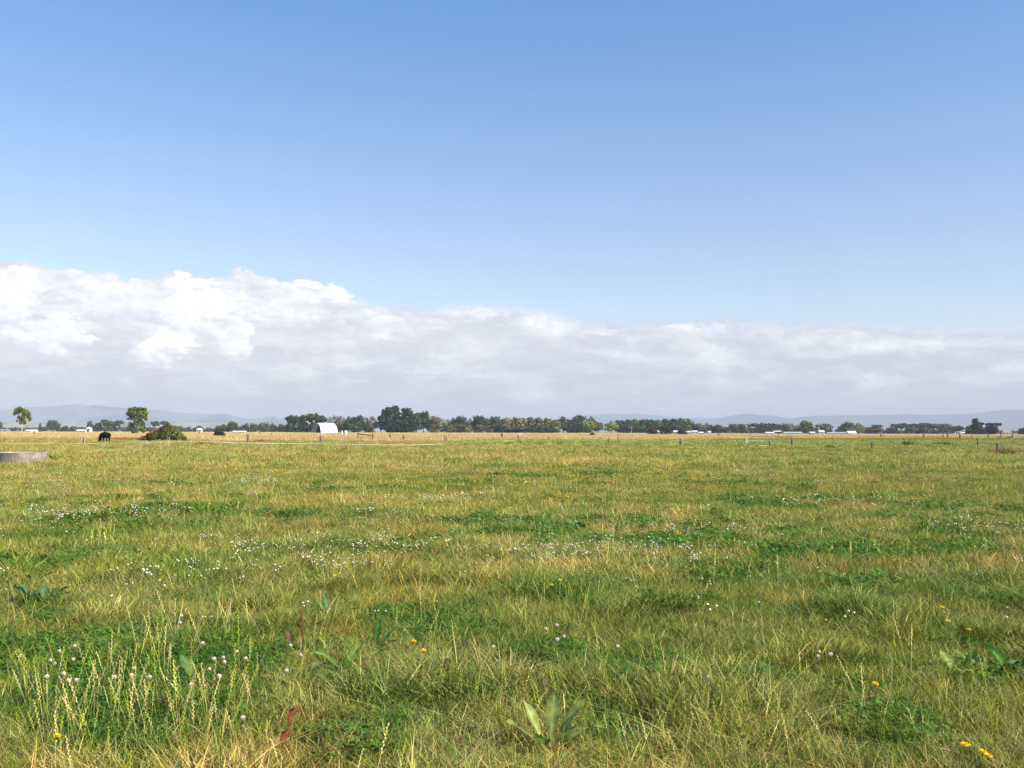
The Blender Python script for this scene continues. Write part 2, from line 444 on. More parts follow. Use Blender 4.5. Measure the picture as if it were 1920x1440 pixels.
# mid
for i_, (cols, pr) in enumerate([([GREEN, YGREEN, OLIVE, STRAW], [.5, .25, .15, .1]), ([GREEN, YGREEN, STRAW], [.3, .4, .3]), ([YGREEN, OLIVE, STRAW, PINKST], [.4, .2, .3, .1])]):
    g.blades(newk('mid_green%d' % i_), 96, .21, .04, .15, .0056, .6, cols, pr, 50 + i_, lean=.35)
g.blades(newk('mid_dry0'), 80, .25, .06, .20, .0042, .9, [STRAW, PINKST, YGREEN], [.6, .2, .2], 55, lean=.5)
g.clover(newk('mid_clover0'), 90, .24, .04, .12, .018, 57, [CLOVER, CLOVER * 1.35, GREEN * .9])
g.ryespike(newk('mid_rye0'), 9, .25, .18, .36, 58, wide=1.5)
# far
for i_, (cols, pr) in enumerate([([GREEN, YGREEN, OLIVE, STRAW], [.4, .3, .15, .15]), ([YGREEN, STRAW, OLIVE], [.4, .3, .3])]):
    g.blades(newk('far_green%d' % i_), 110, .6, .08, .24, .016, .6, cols, pr, 60 + i_, lean=.45)
g.blades(newk('far_dry0'), 110, .6, .12, .34, .012, .7, [STRAW, PINKST, YGREEN], [.6, .2, .2], 63, lean=.5)
# tall dry strip and distant pasture
g.blades(newk('tall_dry0'), 130, 1.0, .35, .85, .03, .45, [STRAW, PINKST, STRAW * .85, OLIVE], [.45, .35, .12, .08], 70, lean=.25, tipcol=.4)
g.blades(newk('tall_dry1'), 130, 1.0, .3, .75, .03, .45, [PINKST, STRAW, RUST], [.5, .4, .1], 71, lean=.3, tipcol=.4)
g.blades(newk('dist_green0'), 120, 1.1, .12, .35, .035, .5, [YGREEN, GREEN, OLIVE, STRAW], [.35, .3, .2, .15], 72, lean=.4)
g.blades(newk('weed0'), 120, .35, .2, .55, .02, .5, [GREEN, GREEN * .8, YGREEN], [.5, .3, .2], 73, lean=.5, tipcol=0)

# ------------------------------------------------------------------ scatter
def fan(n, r0, r1, half=None):
    if half is None:      # a band wide enough to stay grassy when seen from a step aside
        lo = -2.5 if r0 < 5 else r0
        wd = lambda q: .70 * np.maximum(q, 0) + 5.5
        A = lambda q: .70 * q * np.abs(q) / 2 * (q > 0) + 5.5 * q
        n = int(n * 2 * (A(r1) - A(lo)) / (R(36) * (r1 * r1 - r0 * r0)))
        yy = np.linspace(lo, r1, 400); cdf = A(yy); cdf = (cdf - cdf[0]) / (cdf[-1] - cdf[0])
        y = np.interp(NR.rand(n), cdf, yy); return (NR.rand(n) * 2 - 1) * wd(y), y
    r = np.sqrt(r0 * r0 + (r1 * r1 - r0 * r0) * NR.rand(n)); a = (NR.rand(n) * 2 - 1) * half
    return r * np.sin(a), r * np.cos(a) - .6
def bump(x, y, lst):
    """ground patches given where the photograph shows them"""
    s = np.zeros_like(x)
    for px, py, rx, ry in lst:
        c = ground(px, py); dd = math.hypot(c.x, c.y)
        ax = rx / F0 * dd; b0 = ground(px, py - ry); ay = max(.15, (b0.y - c.y) * .8)
        s = np.maximum(s, np.exp(-(((x - c.x) / ax) ** 2 + ((y - c.y) / ay) ** 2)))
    return s
CLV = [(1030, 1008, 60, 14), (960, 1000, 40, 9), (300, 965, 110, 14), (540, 970, 90, 12), (150, 985, 120, 14), (640, 1040, 110, 18), (780, 1035, 90, 18), (1300, 1022, 120, 16),
       (1210, 1020, 70, 12), (1600, 1038, 150, 16), (1790, 1005, 130, 22), (1720, 990, 80, 14), (480, 1045, 80, 18), (1280, 1065, 60, 22), (1450, 950, 60, 8), (1270, 938, 60, 7), (1400, 990, 90, 9),
       (800, 1175, 70, 30), (720, 1165, 60, 22), (110, 1240, 130, 50), (60, 1260, 80, 40), (400, 1230, 90, 45), (480, 1260, 60, 35), (1300, 1240, 80, 26), (1010, 1235, 60, 26), (1170, 1270, 60, 24),
       (1490, 1290, 90, 36), (1600, 1310, 60, 26), (100, 1165, 50, 22), (1720, 1360, 70, 30), (350, 1130, 90, 26), (720, 975, 80, 8), (900, 960, 80, 7), (1850, 1270, 90, 26), (60, 1050, 130, 20),
       (340, 905, 70, 5), (1050, 895, 140, 6), (1400, 905, 90, 5), (880, 985, 120, 10), (1830, 960, 100, 10), (1480, 1000, 90, 9)]
WHT = [(150, 975, 170, 14), (280, 962, 80, 10), (620, 1040, 180, 20), (430, 1040, 110, 18), (1000, 1050, 110, 16), (1230, 1045, 170, 18), (1300, 1010, 110, 10), (1870, 1005, 110, 18), (1780, 1010, 80, 14),
       (1290, 1070, 60, 14), (830, 945, 90, 8), (480, 912, 40, 4), (700, 968, 60, 8), (370, 1085, 80, 20), (1560, 950, 90, 8), (1200, 1010, 90, 12), (640, 1075, 120, 16)]
YEL = [(1030, 950, 60, 12), (1100, 915, 60, 6), (940, 918, 40, 5), (200, 910, 50, 4), (320, 912, 60, 4), (850, 1065, 50, 8), (830, 1003, 30, 5), (1280, 937, 50, 4), (780, 905, 60, 5), (1000, 930, 50, 6),
       (150, 868, 60, 2.5), (320, 874, 40, 2.5), (600, 870, 90, 3)]
GRN = [(960, 830, 100, 2.6), (880, 833, 50, 2), (1080, 830, 120, 2.5), (1310, 835, 60, 2), (1400, 833, 60, 2), (1240, 836, 60, 2), (560, 838, 120, 2), (1555, 838, 25, 2.5)]
def strip_near(x, y):
    """where the tall dry strip begins, along each line of sight"""
    px = x / y * F0 + 960
    return np.interp(px, [-400, 0, 250, 380, 420, 850, 1000, 1200, 1400, 1900, 2300], [170, 170, 178, 155, 140, 138, 165, 178, 215, 290, 300])

PX = []; PK = []; PS = []; PT = []; PR = []
def emit(x, y, kind, sc, tint, tilt=.12):
    n = len(x)
    PX.append(np.stack([x, y, hgt(x, y) - .004], -1)); PK.append(kind)
    PR.append(np.stack([NR.randn(n) * tilt, NR.randn(n) * tilt, NR.rand(n) * 6.283], -1)); PS.append(sc); PT.append(tint)
def choose(n, names, P):
    """pick a kind per point, P (n,len(names))"""
    P = P / P.sum(1, keepdims=True); c = np.cumsum(P, 1); u = NR.rand(n)[:, None]
    i = (u > c).sum(1).clip(0, len(names) - 1)
    return np.array([K[q] for q in names])[i]
def tints(x, y, dist):
    """real colour drift of the sward: lush, yellowing, reddish"""
    n = len(x)
    a = fbm(x, y, 2.2, 3); b = fbm(x, y, 11, 9); c = fbm(x, y, .6, 15, 2)
    t = np.ones((n, 3))
    y_ = sst(.55 * a + .45 * b, .42, .62)[:, None]
    t = t * (1 - y_) + np.array([1.20, 1.12, 1.0]) * y_
    l_ = sst(c, .5, .7)[:, None] * .9
    t = t * (1 - l_) + np.array([.62, .86, .6]) * l_
    r_ = (sst(fbm(x, y, 1.2, 23), .55, .70) * .6)[:, None]
    t = t * (1 - r_) + np.array([1.22, .95, .9]) * r_
    hj = NR.randn(n) * .065; t = t * np.stack([1 + hj * 1.3, np.ones(n), 1 - hj], 1)
    gq = sst(fbm(x, y, 3.4, 91, 3), .47, .60)[:, None] * .75
    t = t * (1 - gq) + t * np.array([.80, .92, .70]) * gq
    wf = sst(dist, 16, 45)[:, None]; t = t * (1 - wf) + t * np.array([1.02, 1.0, .86]) * wf
    return t * np.array([.95, .90, .86]) * (.70 + .6 * NR.rand(n))[:, None]

def sward(n, r0, r1, lod):
    x, y = fan(n, r0, r1); d = np.hypot(x, y)
    n = len(x)
    px = x / np.maximum(y, .5) * F0 + 960
    clv = bump(x, y, CLV); nz = fbm(x, y, 1.8, 31); nzs = fbm(x, y, .5, 33, 2)
    clv = np.clip(clv * sst(nz * .5 + fbm(x, y, .7, 35, 3) * .5, .36, .58) * .95 + sst(nzs * .5 + nz * .5, .58, .70) * .75 * sst(d, 4, 6) * (1 - sst(d, 26, 42)), 0, 1)
    b = fbm(x, y, 5, 37); dry = sst(b, .42, .66) * .42 + .08
    dry = dry + .29 * sst(d, 20, 55) * (1 - .45 * sst(px, 1000, 1700)); dry = dry + .16 * (1 - sst(d, 4.8, 7)); dry = np.clip(dry * (1 - clv * .9), .02, 1.0)
    if lod == 'near':
        names = ['near_green0', 'near_green1', 'near_green2', 'near_green3', 'near_dry0', 'near_dry1', 'near_thatch', 'near_broad', 'near_stem', 'clover0', 'clover1', 'rye0', 'rye1']
        one = np.ones(n)
        g_ = (1 - dry) * (1 - clv * .65)
        P = np.stack([g_ * .9, g_ * .9, g_ * .7, dry * .8, dry * .5, dry * .35, .10 + dry * .5, .35 * g_ + .12, .10 + .25 * dry, clv * 1.1, clv * 1.1, .012 + dry * .03, .012 + dry * .03], 1)
        sc = .75 + .6 * NR.rand(n)
    elif lod == 'mid':
        names = ['mid_green0', 'mid_green1', 'mid_green2', 'mid_dry0', 'mid_clover0', 'mid_rye0']
        g_ = (1 - dry) * (1 - clv * .65)
        P = np.stack([g_ * 1.4, g_ * .8, dry * .9, dry * .7, clv * 1.35, .02 + dry * .05], 1)
        sc = .75 + .6 * NR.rand(n)
    else:
        names = ['far_green0', 'far_green1', 'far_dry0']
        P = np.stack([(1 - dry) * 1.3 + clv, .3 + dry * .5, dry * .9], 1)
        sc = .75 + .5 * NR.rand(n)
    if lod == 'near': P[:, 11:] *= (d > 4.3)[:, None]
    kind = choose(n, names, P)
    t = tints(x, y, d)
    t = t * (1 + (np.array([.85, .95, .8]) - 1) * (clv * .8)[:, None])
    rg = (sst(px, 1000, 1800) * sst(d, 20, 60))[:, None]
    t = t * (1 - rg) + t * np.array([.88, .97, .9]) * rg
    if lod == 'near':     # tussocks stand higher
        sc = sc * (1 + .9 * sst(fbm(x, y, .9, 51, 2), .58, .75) * (1 - clv))
        tall_ = np.isin(kind, [K['rye0'], K['rye1'], K['near_stem']]); sc = np.where(tall_, np.minimum(sc, 1.0), sc)
    gr = bump(x, y, GRN)[:, None]
    t = t * (1 - gr) + np.array([.62, .95, .6]) * gr * 1.0
    sc = sc * (1 + .9 * gr[:, 0])
    dens_keep = np.ones(n, bool)
    emit(x[dens_keep], y[dens_keep], kind, sc, t)
sward(11500, 2.2, 10, 'near'); sward(8000, 10, 17, 'near')
sward(13000, 10, 24, 'mid'); sward(24000, 24, 48, 'mid')
sward(9000, 42, 80, 'far'); sward(26000, 80, 180, 'far')

# stalks standing in the near field, thick on the side by the seed heads
x, y = fan(900, 4.3, 9, R(36)); m = NR.rand(len(x)) < .05 + .9 * bump(x, y, [(200, 1400, 190, 120), (140, 1330, 120, 60), (620, 1420, 90, 50), (1840, 1380, 90, 60), (300, 1260, 80, 60), (1350, 1400, 150, 60)])
x, y = x[m], y[m]; emit(x, y, np.where(NR.rand(len(x)) < .5, K['rye0'], K['rye1']), 1.0 + .35 * NR.rand(len(x)), np.ones((len(x), 3)) * .95 + NR.rand(len(x), 3) * .15)

# strip of tall dry grass and the fields beyond it
x, y = fan(52000, 120, 380, R(34)); sn = strip_near(x, y); wob = (fbm(x, y, 14, 61) - .5) * 22
inn = y > sn + wob
px = x / y * F0 + 960
thin = np.clip(1.2 - (y - sn) / 260, .3, 1)
keep = inn & (NR.rand(len(x)) < thin)
x1, y1 = x[keep], y[keep]; n = len(x1)
nz = fbm(x1 * .3, y1, 18, 63)
px1 = px[keep]
t = np.array([1.14, 1.08, 1.12]) * (.9 + .25 * NR.rand(n))[:, None]
r_ = sst(nz, .5, .62)[:, None]; t = t * (1 - r_) + t * np.array([.95, .82, .78]) * r_
gsel = sst(fbm(x1 * .25, y1, 30, 67), .52, .62) * (1 - sst(px1, 1100, 1500) * .6)
k_ = choose(n, ['tall_dry0', 'tall_dry1', 'dist_green0'], np.stack([.6 + 0 * nz, .2 + r_[:, 0] * .6, gsel * 1.2], 1))
hs_ = .75 + .35 * NR.rand(n)
emit(x1, y1, k_, hs_, t, .05)
out_ = (~inn) & (y > 170) & (NR.rand(len(x)) < .8)
x2, y2 = x[out_], y[out_]; n = len(x2)
emit(x2, y2, np.full(n, K['dist_green0']), .55 + .4 * NR.rand(n), tints(x2, y2, y2) * np.array([.95, 1.0, .95]), .05)
x, y = fan(30000, 380, 700, R(33)); n = len(x)
gs = fbm(x * .2, y, 40, 71); k_ = choose(n, ['tall_dry0', 'tall_dry1', 'dist_green0'], np.stack([.5 + 0 * gs, .3 + 0 * gs, sst(gs, .45, .6) * 1.1], 1))
emit(x, y, k_, .8 + .4 * NR.rand(n), np.array([1.15, 1.08, 1.12]) * (.95 + .2 * NR.rand(n))[:, None], .05)
# green clumps seen along the fences
for px, py, w, h in [(1703, 836, 5, 1.3), (1757, 836, 5, 1.1), (1775, 837, 5, 1.1), (1555, 842, 9, .9), (905, 835, 14, .7), (950, 835, 12, .8), (1010, 836, 10, .7), (1050, 834, 14, .8), (1160, 833, 6, .7), (1885, 855, 10, .9), (80, 866, 6, .6), (1320, 836, 12, .6), (1395, 838, 14, .6), (1290, 838, 8, .6), (555, 838, 14, .4), (870, 836, 10, .6)]:
    c = ground(px, py); n = 5; ww = w / F0 * c.y
    x = c.x + NR.randn(n) * ww * .4; y = c.y + NR.randn(n) * ww * .4
    emit(x, y, np.full(n, K['weed0']), h * (.8 + .5 * NR.rand(n)), np.ones((n, 3)) * .8, .1)
# taller weeds round the tunnel shelter
for _ in range(90):
    px = NR.uniform(578, 660); d_ = NR.uniform(405, 428); v_ = ray(px, 815); c = Vector((v_.x / v_.y * d_, d_, 0))
    emit(np.array([c.x]), np.array([c.y]), np.array([K[['tall_dry0', 'weed0', 'tall_dry1', 'weed0'][NR.randint(4)]]]), np.array([NR.uniform(1.0, 1.7)]), np.ones((1, 3)) * np.array([1.0, 1.0, .9]), .08)
# red-brown seeding docks in the strip near the bramble
for px, py, n in [(232, 826, 7), (222, 826, 4), (262, 826, 9), (250, 826, 4), (492, 830, 8), (640, 826, 4), (800, 829, 8), (1900, 852, 6), (380, 836, 6)]:
    c = ground(px, py)
    x = c.x + NR.randn(n) * 1.0; y = c.y + NR.randn(n) * 1.5
    emit(x, y, np.full(n, K['tall_dry1']), .6 + .4 * NR.rand(n), np.ones((n, 3)) * np.array([.55, .30, .25]), .05)

gmat = bpy.data.materials.new('grass_blades'); gmat.use_nodes = True
t = NT(gmat.node_tree); t.n.clear()
o = t.node('ShaderNodeOutputMaterial'); p = t.node('ShaderNodeBsdfPrincipled')
p.inputs['Roughness'].default_value = .55; p.inputs['Specular IOR Level'].default_value = .25
a1 = t.node('ShaderNodeAttribute'); a1.attribute_name = 'bladecol'
a2 = t.node('ShaderNodeAttribute'); a2.attribute_name = 'tint'; a2.attribute_type = 'INSTANCER'
c = t.mix(1.0, a1.outputs['Color'], a2.outputs['Color'], 'MULTIPLY')
t.put(p.inputs['Base Color'], c)
tr = t.node('ShaderNodeBsdfTranslucent'); t.put(tr.inputs[0], c)
ms = t.node('ShaderNodeMixShader'); ms.inputs[0].default_value = .2
t.l.new(p.outputs[0], ms.inputs[1]); t.l.new(tr.outputs[0], ms.inputs[2]); t.l.new(ms.outputs[0], o.inputs[0])

def scatter_object(name, lib, nk, PX, PK, PR, PS, PT, material):
    PX = np.concatenate(PX); PK = np.concatenate(PK); PR = np.concatenate(PR); PS = np.concatenate(PS); PT = np.concatenate(PT)
    LV = np.concatenate(lib.V); LC = np.concatenate(lib.C); LK = np.concatenate(lib.K)
    npnt = len(PX); nl = len(LV)
    V = np.concatenate([LV, PX])
    z3 = np.zeros((nl, 3))
    me = np_mesh(name, V, lib.L, lib.S, {
        'part': ('INT', np.concatenate([LK, np.full(npnt, -1)])), 'pick': ('INT', np.concatenate([np.full(nl, -1), PK])),
        'bladecol': ('FLOAT_VECTOR', np.concatenate([LC, np.ones((npnt, 3))])), 'turn': ('FLOAT_VECTOR', np.concatenate([z3, PR])),
        'size': ('FLOAT', np.concatenate([np.ones(nl), PS])), 'tint': ('FLOAT_VECTOR', np.concatenate([z3 + 1, PT]))}, material)
    ob = bpy.data.objects.new(name, me); COL.objects.link(ob)
    ng = bpy.data.node_groups.new(name + '_nodes', 'GeometryNodeTree')
    ng.interface.new_socket('Geometry', in_out='INPUT', socket_type='NodeSocketGeometry')
    ng.interface.new_socket('Geometry', in_out='OUTPUT', socket_type='NodeSocketGeometry')
    N = ng.nodes; LK_ = ng.links
    gi = N.new('NodeGroupInput'); go = N.new('NodeGroupOutput'); jn = N.new('GeometryNodeJoinGeometry')
    def named(nm, ty):
        n = N.new('GeometryNodeInputNamedAttribute'); n.data_type = ty; n.inputs['Name'].default_value = nm
        return n.outputs['Attribute']
    def eq(sock, k):
        n = N.new('FunctionNodeCompare'); n.data_type = 'INT'; n.operation = 'EQUAL'
        LK_.new(sock, n.inputs[2]); n.inputs[3].default_value = k
        return n.outputs[0]
    part = named('part', 'INT'); pick = named('pick', 'INT'); turn = named('turn', 'FLOAT_VECTOR'); size = named('size', 'FLOAT')
    er = N.new('FunctionNodeEulerToRotation'); LK_.new(turn, er.inputs[0])
    sp = N.new('GeometryNodeSeparateGeometry'); sp.domain = 'POINT'
    LK_.new(gi.outputs[0], sp.inputs[0]); LK_.new(eq(part, -1), sp.inputs[1])
    for k in range(nk):
        s2 = N.new('GeometryNodeSeparateGeometry'); s2.domain = 'POINT'
        LK_.new(gi.outputs[0], s2.inputs[0]); LK_.new(eq(part, k), s2.inputs[1])
        ip = N.new('GeometryNodeInstanceOnPoints')
        LK_.new(sp.outputs[0], ip.inputs['Points']); LK_.new(eq(pick, k), ip.inputs['Selection'])
        LK_.new(s2.outputs[0], ip.inputs['Instance']); LK_.new(er.outputs[0], ip.inputs['Rotation']); LK_.new(size, ip.inputs['Scale'])
        LK_.new(ip.outputs[0], jn.inputs[0])
    LK_.new(jn.outputs[0], go.inputs[0])
    md = ob.modifiers.new('scatter', 'NODES'); md.node_group = ng
    return ob
gr = scatter_object('grass', g, len(K), PX, PK, PR, PS, PT, gmat)
tag(gr, 'long pasture grass with clover patches and dry seed stalks', 'grass', kind='stuff')

# flowers beyond counting: clover heads and yellow hawkbits scattered through the sward
def ball(V, F, C, c, r, col, col2, seg=7, rings=5, squash=.85, up=1.0):
    q = len(V)
    for i_ in range(rings + 1):
        ph = math.pi * i_ / rings
        for j_ in range(seg):
            th = 2 * math.pi * j_ / seg + i_ * .4; rr = r * math.sin(ph) * (1 + (.14 if j_ % 2 else -.1))
            V.append((c[0] + rr * math.cos(th), c[1] + rr * math.sin(th), c[2] + r * squash * math.cos(ph))); C.append(col if ph < 2.0 else col2)
    for i_ in range(rings):
        for j_ in range(seg):
            a = q + i_ * seg + j_; b = q + i_ * seg + (j_ + 1) % seg
            F.append((a, b, b + seg, a + seg))
def stem(V, F, C, a, b, w, col):
    q = len(V); a = np.array(a); b = np.array(b)
    for th in (0, 2.1, 4.2):
        o_ = np.array([math.cos(th), math.sin(th), 0]) * w
        V.extend([tuple(a + o_), tuple(b + o_)]); C.extend([col, col])
    for i_ in range(3): F.append((q + i_ * 2, q + ((i_ + 1) % 3) * 2, q + ((i_ + 1) % 3) * 2 + 1, q + i_ * 2 + 1))
WHITE = np.array([.95, .87, .68]); BLUSH = np.array([.50, .33, .24]); YELLOW = np.array([.80, .52, .02]); STEMC = np.array([.12, .18, .05])
fl = GL(); r_ = np.random.RandomState(77)
for k in range(3):
    V, F, C = [], [], []
    n = 1 if k == 0 else 3
    for _ in range(n):
        x, y = (r_.rand(2) - .5) * .16 * (n > 1); hh = .13 + .07 * r_.rand()
        stem(V, F, C, (x, y, 0), (x + .02, y, hh), .0009, STEMC); ball(V, F, C, (x + .02, y, hh), .0115, WHITE, BLUSH)
    fl.addmesh(np.array(V), F, np.array(C), k)
V, F, C = [], [], []
stem(V, F, C, (0, 0, 0), (.02, .0, .24), .0011, STEMC)
for j_ in range(14):
    for lay, rad in ((0, .017), (1, .011)):
        a = j_ / 14 * 6.283 + lay * .2; q = len(V)
        for (u, w, z) in ((.1, 0, .0), (.7, .22, .004), (1, .0, .007 + lay * .004), (.7, -.22, .004)):
            V.append((.02 + rad * (u * math.cos(a) - w * .5 * math.sin(a)), rad * (u * math.sin(a) + w * .5 * math.cos(a)), .24 + z)); C.append(YELLOW)
        F.append((q, q + 1, q + 2, q + 3))
ball(V, F, C, (.02, 0, .249), .0135, YELLOW, YELLOW * .9, seg=8, rings=4, squash=.6)
fl.addmesh(np.array(V), F, np.array(C), 3)
FX, FK, FR, FS, FT = [], [], [], [], []
def femit(x, y, k, s):
    n = len(x); FX.append(np.stack([x, y, hgt(x, y)], -1)); FK.append(k); FS.append(s)
    FR.append(np.stack([NR.randn(n) * .15, NR.randn(n) * .15, NR.rand(n) * 6.28], -1)); FT.append(np.ones((n, 3)) * (.45 + .6 * NR.rand(n))[:, None] * (1 + (NR.rand(n, 1) - .5) * np.array([[0, .15, .25]])))
x, y = fan(30000, 7.0, 45); d = np.hypot(x, y)
pw = np.clip(bump(x, y, WHT) * 1.1 + .018 + .05 * sst(fbm(x, y, 2.5, 81), .58, .7), 0, 1) * sst(d, 3.5, 6)
pw = pw * np.clip((9 / d), .12, 1) * 1.1
m = NR.rand(len(x)) < pw; x, y, d = x[m], y[m], d[m]
femit(x, y, NR.randint(0, 3, len(x)), (.6 + .5 * NR.rand(len(x))) * (1 + .5 * sst(d, 12, 35)))
x, y = fan(80000, 7.5, 80); d = np.hypot(x, y)
py_ = np.clip(bump(x, y, YEL) * 1.1 * np.clip(d / 25, .1, 1) + .0012, 0, 1); m = NR.rand(len(x)) < py_ * np.where(d > 45, .6, 1) * 1.0
x, y, d = x[m], y[m], d[m]; femit(x, y, np.full(len(x), 3), .85 + .35 * NR.rand(len(x)) + .5 * sst(d, 15, 40))
fo = scatter_object('flowers', fl, 4, FX, FK, FR, FS, FT, gmat)
tag(fo, 'white clover heads and yellow hawkbits scattered through the grass', 'flowers', kind='stuff')

# ------------------------------------------------------------------ hills
def hill(name, prof, d, depth, matr, seed, amp):
    """a ridge of real depth: prof gives its skyline, d its distance"""
    n = 420; m = 26
    a0 = math.atan((prof[0][0] - 960) / F0); a1 = math.atan((prof[-1][0] - 960) / F0)
    xs = np.linspace(a0, a1, n); pxs = np.tan(xs) * F0 + 960
    ys = np.interp(pxs, [p[0] for p in prof], [p[1] for p in prof])
    ridge = np.array([max(0, at(px, py, d).z) for px, py in zip(pxs, ys)])
    ridge = ridge + (fbm(pxs * 1.0, pxs * 0, 14, seed, 3) - .5) * amp * sst(ridge, 5, 60)
    V = []
    for j_ in range(m):
        v = j_ / (m - 1); yy = d + (v - .45) * depth
        shape = math.sin(math.pi * min(1, max(0, v / .9 if v < .45 else .5 + (v - .45) / 1.1))) ** .9
        X = (pxs - 960) / F0 * yy
        spur = (fbm(X, np.full(n, yy), depth * .28, seed + 5, 4) - .5) * 2
        z = ridge * np.clip(shape * (1 + spur * .55 * (1 - shape ** 3)), 0, 1.0) - .3
        V.append(np.stack([X, np.full(n, yy), z], -1))
    V = np.concatenate(V)
    i_, j_ = np.meshgrid(np.arange(m - 1), np.arange(n - 1), indexing='ij')
    q = np.stack([i_ * n + j_, i_ * n + j_ + 1, (i_ + 1) * n + j_ + 1, (i_ + 1) * n + j_], -1).reshape(-1)
    me = np_mesh(name, V, q, np.arange(len(q) // 4) * 4, material=matr)
    me.polygons.foreach_set('use_smooth', [True] * len(me.polygons))
    o = bpy.data.objects.new(name, me); COL.objects.link(o)
    return o
def hillmat(name, a, b, sc):
    m = bpy.data.materials.new(name); m.use_nodes = True; t = NT(m.node_tree); t.n.clear()
    o = t.node('ShaderNodeOutputMaterial'); p = t.node('ShaderNodeBsdfPrincipled'); p.inputs['Roughness'].default_value = 1
    p.inputs['Specular IOR Level'].default_value = 0
    g_ = t.node('ShaderNodeNewGeometry'); n_ = t.noise(t.vm('MULTIPLY', g_.outputs['Position'], (1, .35, 1.5)), sc, 5, .6)
    t.put(p.inputs['Base Color'], t.mix(t.rng(n_, .46, .56), a, b)); t.l.new(p.outputs[0], o.inputs[0])
    return m
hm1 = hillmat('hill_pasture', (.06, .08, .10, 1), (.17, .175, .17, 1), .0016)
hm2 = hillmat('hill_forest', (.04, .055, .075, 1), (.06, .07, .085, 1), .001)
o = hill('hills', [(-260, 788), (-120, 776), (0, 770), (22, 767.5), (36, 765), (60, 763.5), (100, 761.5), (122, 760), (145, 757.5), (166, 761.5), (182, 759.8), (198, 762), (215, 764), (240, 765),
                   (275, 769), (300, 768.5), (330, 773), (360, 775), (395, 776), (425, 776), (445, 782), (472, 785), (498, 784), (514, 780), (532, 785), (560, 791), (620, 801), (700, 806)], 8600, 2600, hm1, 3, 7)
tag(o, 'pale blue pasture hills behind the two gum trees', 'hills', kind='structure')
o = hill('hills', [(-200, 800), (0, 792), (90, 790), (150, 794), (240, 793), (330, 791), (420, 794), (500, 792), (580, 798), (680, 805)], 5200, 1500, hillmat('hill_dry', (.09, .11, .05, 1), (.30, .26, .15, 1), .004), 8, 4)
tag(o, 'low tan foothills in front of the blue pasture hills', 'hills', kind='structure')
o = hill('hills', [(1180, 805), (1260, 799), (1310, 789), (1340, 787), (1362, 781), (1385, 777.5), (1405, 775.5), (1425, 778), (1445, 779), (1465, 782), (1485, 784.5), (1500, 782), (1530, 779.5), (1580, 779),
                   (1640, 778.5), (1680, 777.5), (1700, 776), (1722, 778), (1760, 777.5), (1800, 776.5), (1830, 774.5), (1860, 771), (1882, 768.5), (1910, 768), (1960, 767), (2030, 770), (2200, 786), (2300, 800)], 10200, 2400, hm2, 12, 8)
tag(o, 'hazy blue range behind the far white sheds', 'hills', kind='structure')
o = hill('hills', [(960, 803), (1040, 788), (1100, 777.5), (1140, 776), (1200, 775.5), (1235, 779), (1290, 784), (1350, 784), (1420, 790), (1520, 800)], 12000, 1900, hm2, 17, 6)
tag(o, 'faint farthest range showing above the dark tree row', 'hills', kind='structure')

# ------------------------------------------------------------------ haze
mb = MB(); mb.box((0, 0, 123.5), (31200, 31200, 250))
hz = bpy.data.materials.new('haze_air'); hz.use_nodes = True; t = NT(hz.node_tree); t.n.clear()
o = t.node('ShaderNodeOutputMaterial'); pv = t.node('ShaderNodeVolumePrincipled')
pv.inputs['Color'].default_value = (.53, .585, .70, 1); pv.inputs['Density'].default_value = 1.4e-4; pv.inputs['Anisotropy'].default_value = -.1
t.l.new(pv.outputs[0], o.inputs['Volume'])
h_ = mb.build('haze', hz); tag(h_, 'pale blue summer haze over the whole plain', 'haze', kind='stuff')

# ------------------------------------------------------------------ trees
crown_mat = mat('crown_leaves', (.06, .09, .03), rough=.7, objcol=True, attr='leafv', trans=.22, spec=.15)
bark_mat = mat('bark', (.11, .09, .07), rough=.95, var=.35, scale=3)
pale_bark = mat('pale_bark', (.55, .50, .44), rough=.8, var=.3, scale=3)
def crown_mesh(name, lobes, n, leaf, seed, flat=.25, fuzz=.16):
    r = np.random.RandomState(seed)
    w = np.array([l[3] ** 2 for l in lobes]); w = w / w.sum()
    idx = r.choice(len(lobes), n, p=w); lb = np.array([(*l[:3], l[3], l[4] if len(l) > 4 else 1.0) for l in lobes])[idx]
    d = r.randn(n, 3); d /= np.linalg.norm(d, axis=1)[:, None]
    rad = lb[:, 3] * (1 - .6 * r.rand(n) ** 2.0 + fuzz * r.randn(n) * .8)
    d2 = d.copy(); d2[:, 2] *= lb[:, 4]
    c = lb[:, :3] + d2 * rad[:, None]
    nrm = d + r.randn(n, 3) * .7; nrm[:, 2] += flat; nrm /= np.linalg.norm(nrm, axis=1)[:, None]
    t1 = np.cross(nrm, r.randn(n, 3)); t1 /= np.linalg.norm(t1, axis=1)[:, None]; t2 = np.cross(nrm, t1)
    s = leaf * (.5 + r.rand(n))[:, None]
    # each card is a ragged five-cornered spray
    V = np.stack([c - t1 * s * .5 - t2 * s * .25, c + t1 * s * .15 - t2 * s * .5, c + t1 * s * .55, c + t1 * s * .05 + t2 * s * .5, c - t1 * s * .4 + t2 * s * .3], 1).reshape(-1, 3)
    v = (.55 + .8 * r.rand(n) ** 1.5); lobev = (.65 + .75 * r.rand(len(lobes)))[idx]
    col = (v * lobev)[:, None] * (1 + (r.rand(n, 3) - .5) * np.array([.35, .15, .2]))
    col = np.repeat(col, 5, 0)
    return np_mesh(name, V, np.arange(n * 5), np.arange(n) * 5, {'leafv': ('FLOAT_VECTOR', col)}, crown_mat)
